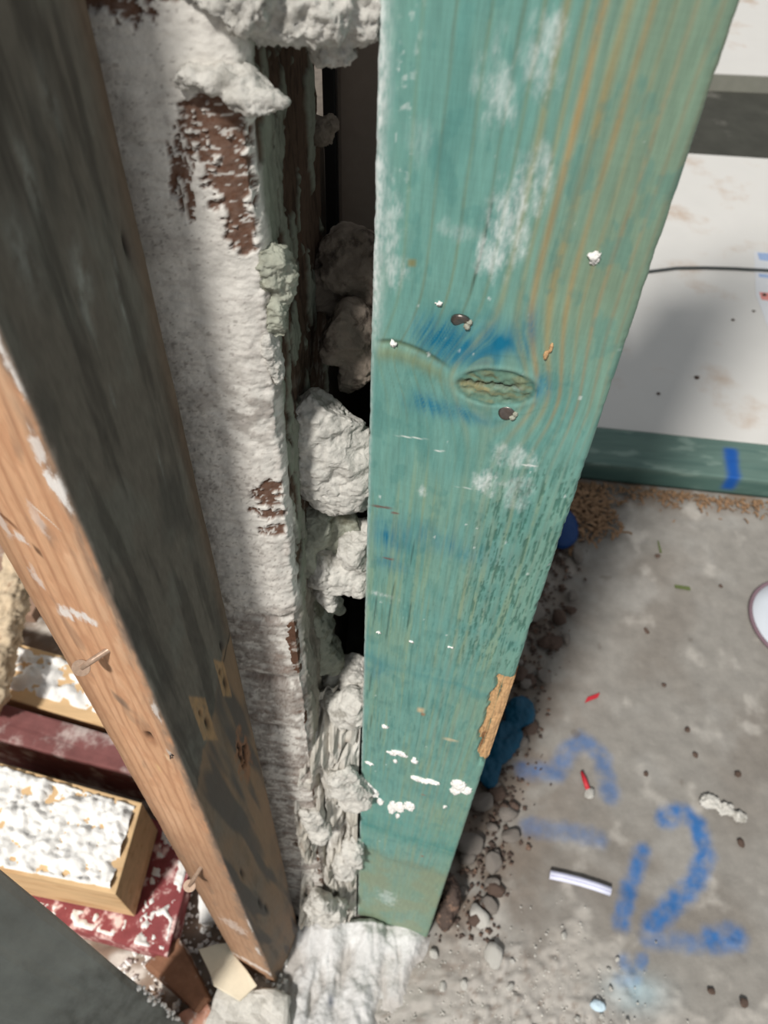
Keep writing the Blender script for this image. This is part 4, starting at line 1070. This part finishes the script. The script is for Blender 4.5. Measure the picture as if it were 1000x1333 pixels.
# caked stick lying over the heap
st = empty('timber_batten', (-0.51, 0.5, 0.09))
tag(st, 'beige plaster-caked batten lying across the heap at far left', 'timber')
lump('batten', [((-0.515 - 0.002 * k, 0.452 + 0.028 * k, 0.140 + 0.004 * k), (0.024, 0.032, 0.022)) for k in range(11)], 0.003, 0.008, 45, M['beige_stick'], st, 4.0, 0.4, 0.3)
bb = prism('brown_board', [(-0.95, 0.66), (-0.53, 0.62), (-0.50, 0.86), (-0.92, 0.92)], 0.06, 0.085, M['brown_board'], None, bevel=0.002, jitter=0.001, cuts=3)
tag(bb, 'brown board lying at the far left edge behind the batten', 'board')
wr = lump('plaster_rubble', [((-0.40 + 0.05 * math.sin(k * 2.1), 0.62 + 0.05 * k, 0.03), (0.07, 0.06, 0.045)) for k in range(5)] + [((-0.75, 1.0, 0.02), (0.2, 0.1, 0.05))], 0.006, 0.016, 28, M['crust'], None, 5.0, floor_z=-0.004)
tag(wr, 'white plaster rubble on the ground beyond the yellow board', 'rubble')
br = prism('brick_fragment', [(-0.262, 0.172), (-0.226, 0.205), (-0.176, 0.142), (-0.188, 0.126)], 0.0, 0.034, M['brown_brick'], None, bevel=0.005, jitter=0.003, cuts=3, seed=2)
tag(br, 'brown brick fragment with white dust below the red board', 'brick')
br2 = prism('brick_fragment', [(-0.212, 0.126), (-0.180, 0.140), (-0.160, 0.112), (-0.198, 0.092)], 0.0, 0.026, M['pink_brick'], None, bevel=0.005, jitter=0.003, cuts=3, seed=5)
tag(br2, 'small pinkish brick fragment at the bottom edge', 'brick')
cf = prism('plaster_flake', [(-0.199, 0.191), (-0.166, 0.199), (-0.122, 0.156), (-0.140, 0.140), (-0.172, 0.154)], 0.034, 0.040, M['cream'], None, bevel=0.001, jitter=0.002, cuts=2)
tag(cf, 'thin cream flake beside the foot of the brown post', 'flake')
wk = prism('plaster_block', [(-0.170, 0.158), (-0.084, 0.152), (-0.078, 0.085), (-0.182, 0.085)], 0.0, 0.032, M['mortar'], None, bevel=0.006, jitter=0.005, cuts=5, seed=3)
tag(wk, 'flat whitish plaster block in front of the brown post', 'block')
wk2 = prism('plaster_block', [(-0.212, 0.262), (-0.176, 0.270), (-0.160, 0.232), (-0.206, 0.222)], 0.0, 0.036, M['crust'], None, bevel=0.005, jitter=0.004, cuts=4, seed=8)
tag(wk2, 'small white plaster block between red board and brown post', 'block')

# ================================================================== loose stones and crumbs
def stone_mesh(seed, mt):
    bm = bmesh.new()
    bmesh.ops.create_icosphere(bm, subdivisions=3, radius=1.0)
    co = np.array([v.co[:] for v in bm.verts])
    d = 0.30 * fbm(co[:, 0] * 1.1 + seed, co[:, 1] * 1.1, co[:, 2] * 1.1, 4) + 0.12 * ridged(co[:, 0] * 2 + seed, co[:, 1] * 2, co[:, 2] * 2, 2)
    co = co * (1 + d)[:, None]
    rg = np.random.default_rng(int(seed * 7))
    for k in range(14):
        dr = rg.normal(size=3); dr /= np.linalg.norm(dr)
        s_ = co @ dr
        co = co - dr[None, :] * np.clip(s_ - s_.max() * rg.uniform(0.6, 0.9), 0, None)[:, None] * 0.95
    for v, k in zip(bm.verts, co): v.co = k
    me = bpy.data.meshes.new('rubble_stone')
    bm.to_mesh(me); bm.free()
    me.materials.append(M[mt])
    me.polygons.foreach_set('use_smooth', np.ones(len(me.polygons), bool))
    return me


SM = {'stone': [stone_mesh(s, 'stone') for s in (1., 4., 8.)], 'dark_stone': [stone_mesh(s, 'dark_stone') for s in (2., 6.)], 'mortar': [stone_mesh(s, 'mortar') for s in (3., 7.)]}


def stone(x, y, r, mt, label, group=None, flat=0.7, z=None):
    o = bpy.data.objects.new('rubble_stone', random.choice(SM[mt]))
    link(o)
    o.scale = (r * random.uniform(0.85, 1.3), r * random.uniform(0.8, 1.1), r * flat)
    o.location = (x, y, r * flat * 0.75 if z is None else z)
    o.rotation_euler = (random.uniform(-0.2, 0.2), random.uniform(-0.2, 0.2), random.uniform(0, 6.28))
    return tag(o, label, 'stone', group)


stone(0.140, 0.340, 0.016, 'stone', 'rounded grey stone in the shadow right of the stud foot')
stone(0.170, 0.318, 0.013, 'stone', 'grey stone at the edge of the rubble by the dark brown fragment')
stone(0.160, 0.398, 0.015, 'stone', 'grey stone next to the blue plastic scrap')
stone(0.196, 0.386, 0.012, 'stone', 'small grey stone on the outer edge of the rubble strip')
stone(0.150, 0.250, 0.014, 'mortar', 'pale upright stone just right of the dark brown fragment')
stone(0.166, 0.208, 0.013, 'mortar', 'pale stone casting a shadow on the dusty floor')
stone(0.262, 0.722, 0.018, 'stone', 'pale rounded stone halfway along the shadowed rubble')
stone(0.316, 0.418, 0.0075, 'mortar', 'pale pebble at the end of the red plastic peg')
bf = lump('brick_fragment', [((0.110, 0.272, 0.022), (0.013, 0.026, 0.024), 0.25), ((0.104, 0.248, 0.016), (0.012, 0.018, 0.018))], 0.0016, 0.003, 80, M['dark_stone'], None, 3.0, floor_z=-0.002)
tag(bf, 'dark brown fragment against the right foot of the green stud', 'brick')
for k in range(46):
    tt = random.random()
    y = 0.24 + 0.62 * tt ** 1.3
    x = 0.10 + 0.22 * (y - 0.24) / 0.62 + random.uniform(-0.01, 0.065)
    dark = random.random() < 0.55
    if k % 2 == 0:
        stone(x, y, random.uniform(0.006, 0.014), 'dark_stone', 'dark brown rubble stone in the shadow right of the stud', 'dark rubble stones beside the stud')
    else:
        stone(x, y, random.uniform(0.005, 0.012), 'stone', 'grey rubble stone in the shadow right of the stud', 'grey rubble stones beside the stud')
for k in range(14):
    stone(random.uniform(0.08, 0.34), random.uniform(0.12, 0.24), random.uniform(0.0025, 0.006), 'mortar', 'tiny pale crumb in the plaster dust before the stud', 'pale crumbs in the dust')
for k, (x, y) in enumerate([(0.541, 0.459), (0.481, 0.526), (0.484, 0.486), (0.473, 0.169), (0.435, 0.18), (0.52, 0.36), (0.404, 0.452), (0.46, 0.60), (0.60, 0.80), (0.50, 0.86), (0.52, 0.19), (0.36, 0.80), (0.45, 0.70)]):
    stone(x, y, 0.006 if k in (0, 3) else random.uniform(0.003, 0.005), 'dark_stone', 'small dark bit scattered on the open concrete floor', 'dark bits on the concrete', flat=0.45)

# fine crumbs and shavings: uncountable stuff, real geometry joined
def scatter(name, n, place, size, material, label, cat, shape):
    V = []; Fc = []
    for k in range(n):
        x, y, z = place()
        s_ = size()
        a = random.uniform(0, 6.28); ca_, sa_ = math.cos(a), math.sin(a)
        b0 = len(V)
        for (px, py, pz_) in shape:
            px *= s_ * random.uniform(0.6, 1.3); py *= s_ * random.uniform(0.6, 1.3); pz_ *= s_ * random.uniform(0.6, 1.3)
            V.append((x + px * ca_ - py * sa_, y + px * sa_ + py * ca_, z + pz_))
        if len(shape) == 6:
            for f in [(0, 2, 4), (2, 1, 4), (1, 3, 4), (3, 0, 4), (2, 0, 5), (1, 2, 5), (3, 1, 5), (0, 3, 5)]: Fc.append(tuple(b0 + i for i in f))
        else:
            for i in range(0, len(shape) - 2, 2): Fc.append((b0 + i, b0 + i + 1, b0 + i + 3, b0 + i + 2))
    o = mesh_obj(name, np.array(V), Fc, material, None, smooth=False)
    return tag(o, label, cat, kind='stuff')


octa = [(1, 0, 0), (-1, 0, 0), (0, 1, 0), (0, -1, 0), (0, 0, .8), (0, 0, -.8)]
curl = [(-1, -.25, .0), (-1, .25, .0), (-.5, -.28, .35), (-.5, .28, .35), (0.1, -.28, .45), (0.1, .28, .45), (.6, -.25, .25), (.6, .25, .25), (1, -.2, .0), (1, .2, .0)]
scatter('plaster_crumbs', 900, lambda: (random.gauss(0.17, 0.09), abs(random.gauss(0.0, 0.07)) + 0.09, 0.0), lambda: random.uniform(0.0006, 0.0019), M['mortar'], 'fine white plaster crumbs on the floor before the stud', 'crumbs', octa)
scatter('rubble_grit', 900, lambda: ((lambda y: (0.11 + 0.3 * (y - 0.24) + random.gauss(0.02, 0.025), y, 0.0))(random.uniform(0.22, 0.95))), lambda: random.uniform(0.001, 0.0045), M['dark_stone'], 'dark grit along the shadowed floor beside the stud', 'grit', octa)
scatter('wood_shavings', 420, lambda: ((lambda x: (x, 1.038 - 0.0775 * (x - 0.3) - abs(random.gauss(0, 0.018)), random.uniform(0, 0.006)))(random.uniform(0.34, 0.86))), lambda: random.uniform(0.003, 0.009), M['shaving'], 'brown wood shavings along the front of the bottom plate', 'shavings', curl)
scatter('sawdust_heap', 260, lambda: (random.gauss(0.385, 0.028), min(1.02, random.gauss(0.955, 0.03)), random.uniform(0, 0.008)), lambda: random.uniform(0.005, 0.014), M['shaving'], 'brown wood chips heaped by the left end of the bottom plate', 'shavings', curl)
scatter('heap_crumbs', 700, lambda: (random.uniform(-0.30, -0.09), random.uniform(0.08, 0.34), 0.0), lambda: random.uniform(0.001, 0.005), M['crust'], 'white plaster crumbs around the foot of the brown post', 'crumbs', octa)

# ================================================================== small things on the floor
tb = empty('plastic_tube', (0.287, 0.298, 0.0))
tag(tb, 'short white plastic tube lying on the floor left of the blue numeral', 'tube')
tpts = [(0.2465, 0.3055, 0.0052), (0.267, 0.3025, 0.0052), (0.287, 0.2985, 0.0052), (0.307, 0.2935, 0.0052), (0.3255, 0.288, 0.0052)]
tw = tube('tube_wall', tpts, 0.0058, M['tube'], tb, seg=14, caps=True)
for off in (-0.0022, 0.0022):
    tube('tube_stripe', [(x + 0.1 * off, y + off, z + 0.0049) for x, y, z in tpts], 0.0006, M['tube_line'], tw, seg=6)
pg = tube('plastic_peg', [(0.308, 0.450, 0.004), (0.311, 0.438, 0.004), (0.314, 0.424, 0.004)], 0.0034, M['red_plastic'], None, seg=10, radii=[0.002, 0.0036, 0.0034])
tag(pg, 'red plastic peg pointing at a pale pebble inside the faded blue curve', 'peg')
sh = prism('plastic_shard', [(0.328, 0.562), (0.333, 0.571), (0.354, 0.580), (0.350, 0.572)], 0.0, 0.003, M['red_plastic'], None, bevel=0.0006)
tag(sh, 'small red shard further up the floor near the shadow', 'shard')
wc = lump('plaster_chip', [((0.487, 0.415, 0.004), (0.014, 0.010, 0.005)), ((0.508, 0.405, 0.004), (0.014, 0.009, 0.005)), ((0.526, 0.396, 0.004), (0.010, 0.008, 0.004))], 0.0014, 0.004, 110, M['mortar'], None, 2.0, floor_z=-0.002)
tag(wc, 'white plaster chip lying right of the faded blue curve', 'chip')
pbx = lump('plaster_chip', [((0.291, 0.158, 0.003), (0.010, 0.006, 0.004), -0.2)], 0.001, 0.0012, 150, M['pale_blue'], None, 1.0, floor_z=-0.002)
tag(pbx, 'pale blue chip near the bottom edge of the floor', 'chip')
gc = prism('green_chip', [(0.517, 0.797), (0.517, 0.791), (0.543, 0.787), (0.543, 0.794)], 0.0, 0.003, M['green_chip'], None, bevel=0.0006)
tag(gc, 'small flat green chip on the floor below the plate', 'chip')
gc2 = prism('green_chip', [(0.505, 0.868), (0.509, 0.868), (0.508, 0.895), (0.506, 0.895)], 0.0, 0.002, M['green_chip'], None, bevel=0.0005)
tag(gc2, 'thin green sliver on the floor nearer the plate', 'chip')
ld = empty('round_lid', (0.725, 0.728, 0))
tag(ld, 'bluish white round lid with mauve rim at right edge of floor', 'lid')
bm = bmesh.new()
profl = [(0.0, 0.004), (0.085, 0.004), (0.089, 0.0045)]
pv_, seg = [], 56
c0 = bm.verts.new((0, 0, 0.004))
ring = [[bm.verts.new((r * math.cos(2 * math.pi * i / seg), r * math.sin(2 * math.pi * i / seg), h)) for i in range(seg)] for r, h in [(0.06, 0.0042), (0.089, 0.004), (0.089, -0.003)]]
for i in range(seg):
    j = (i + 1) % seg
    bm.faces.new((c0, ring[0][i], ring[0][j]))
    for a_, b_ in zip(ring[:-1], ring[1:]): bm.faces.new((a_[i], b_[i], b_[j], a_[j]))
bm_obj('disc', bm, M['lid'], ld, (0.725, 0.728, 0), smooth=True)
tube('rim', [(0.725 + 0.0905 * math.cos(a), 0.728 + 0.0905 * math.sin(a), 0.004) for a in np.linspace(0, 2 * math.pi, 57)], 0.0035, M['lid_rim'], ld, seg=8, caps=False)
ts = lump('plastic_scrap', [((0.195, 0.485, 0.010), (0.022, 0.040, 0.014), -0.6), ((0.222, 0.535, 0.012), (0.024, 0.026, 0.016), -0.4), ((0.17, 0.45, 0.008), (0.02, 0.03, 0.01))], 0.002, 0.006, 35, M['blue_plastic'], None, 2.0, 0.3, 0.05, floor_z=-0.002)
tag(ts, 'crumpled dark teal plastic scrap behind the splintered edge of the stud', 'plastic scrap')
cp = lump('plastic_float', [((0.322, 0.905, 0.016), (0.036, 0.050, 0.022))], 0.003, 0.002, 30, M['deep_blue'], None, 2.0, 0.2, 0.0, floor_z=-0.002)
tag(cp, 'deep blue rounded plastic float peeking out behind the stud', 'plastic float')
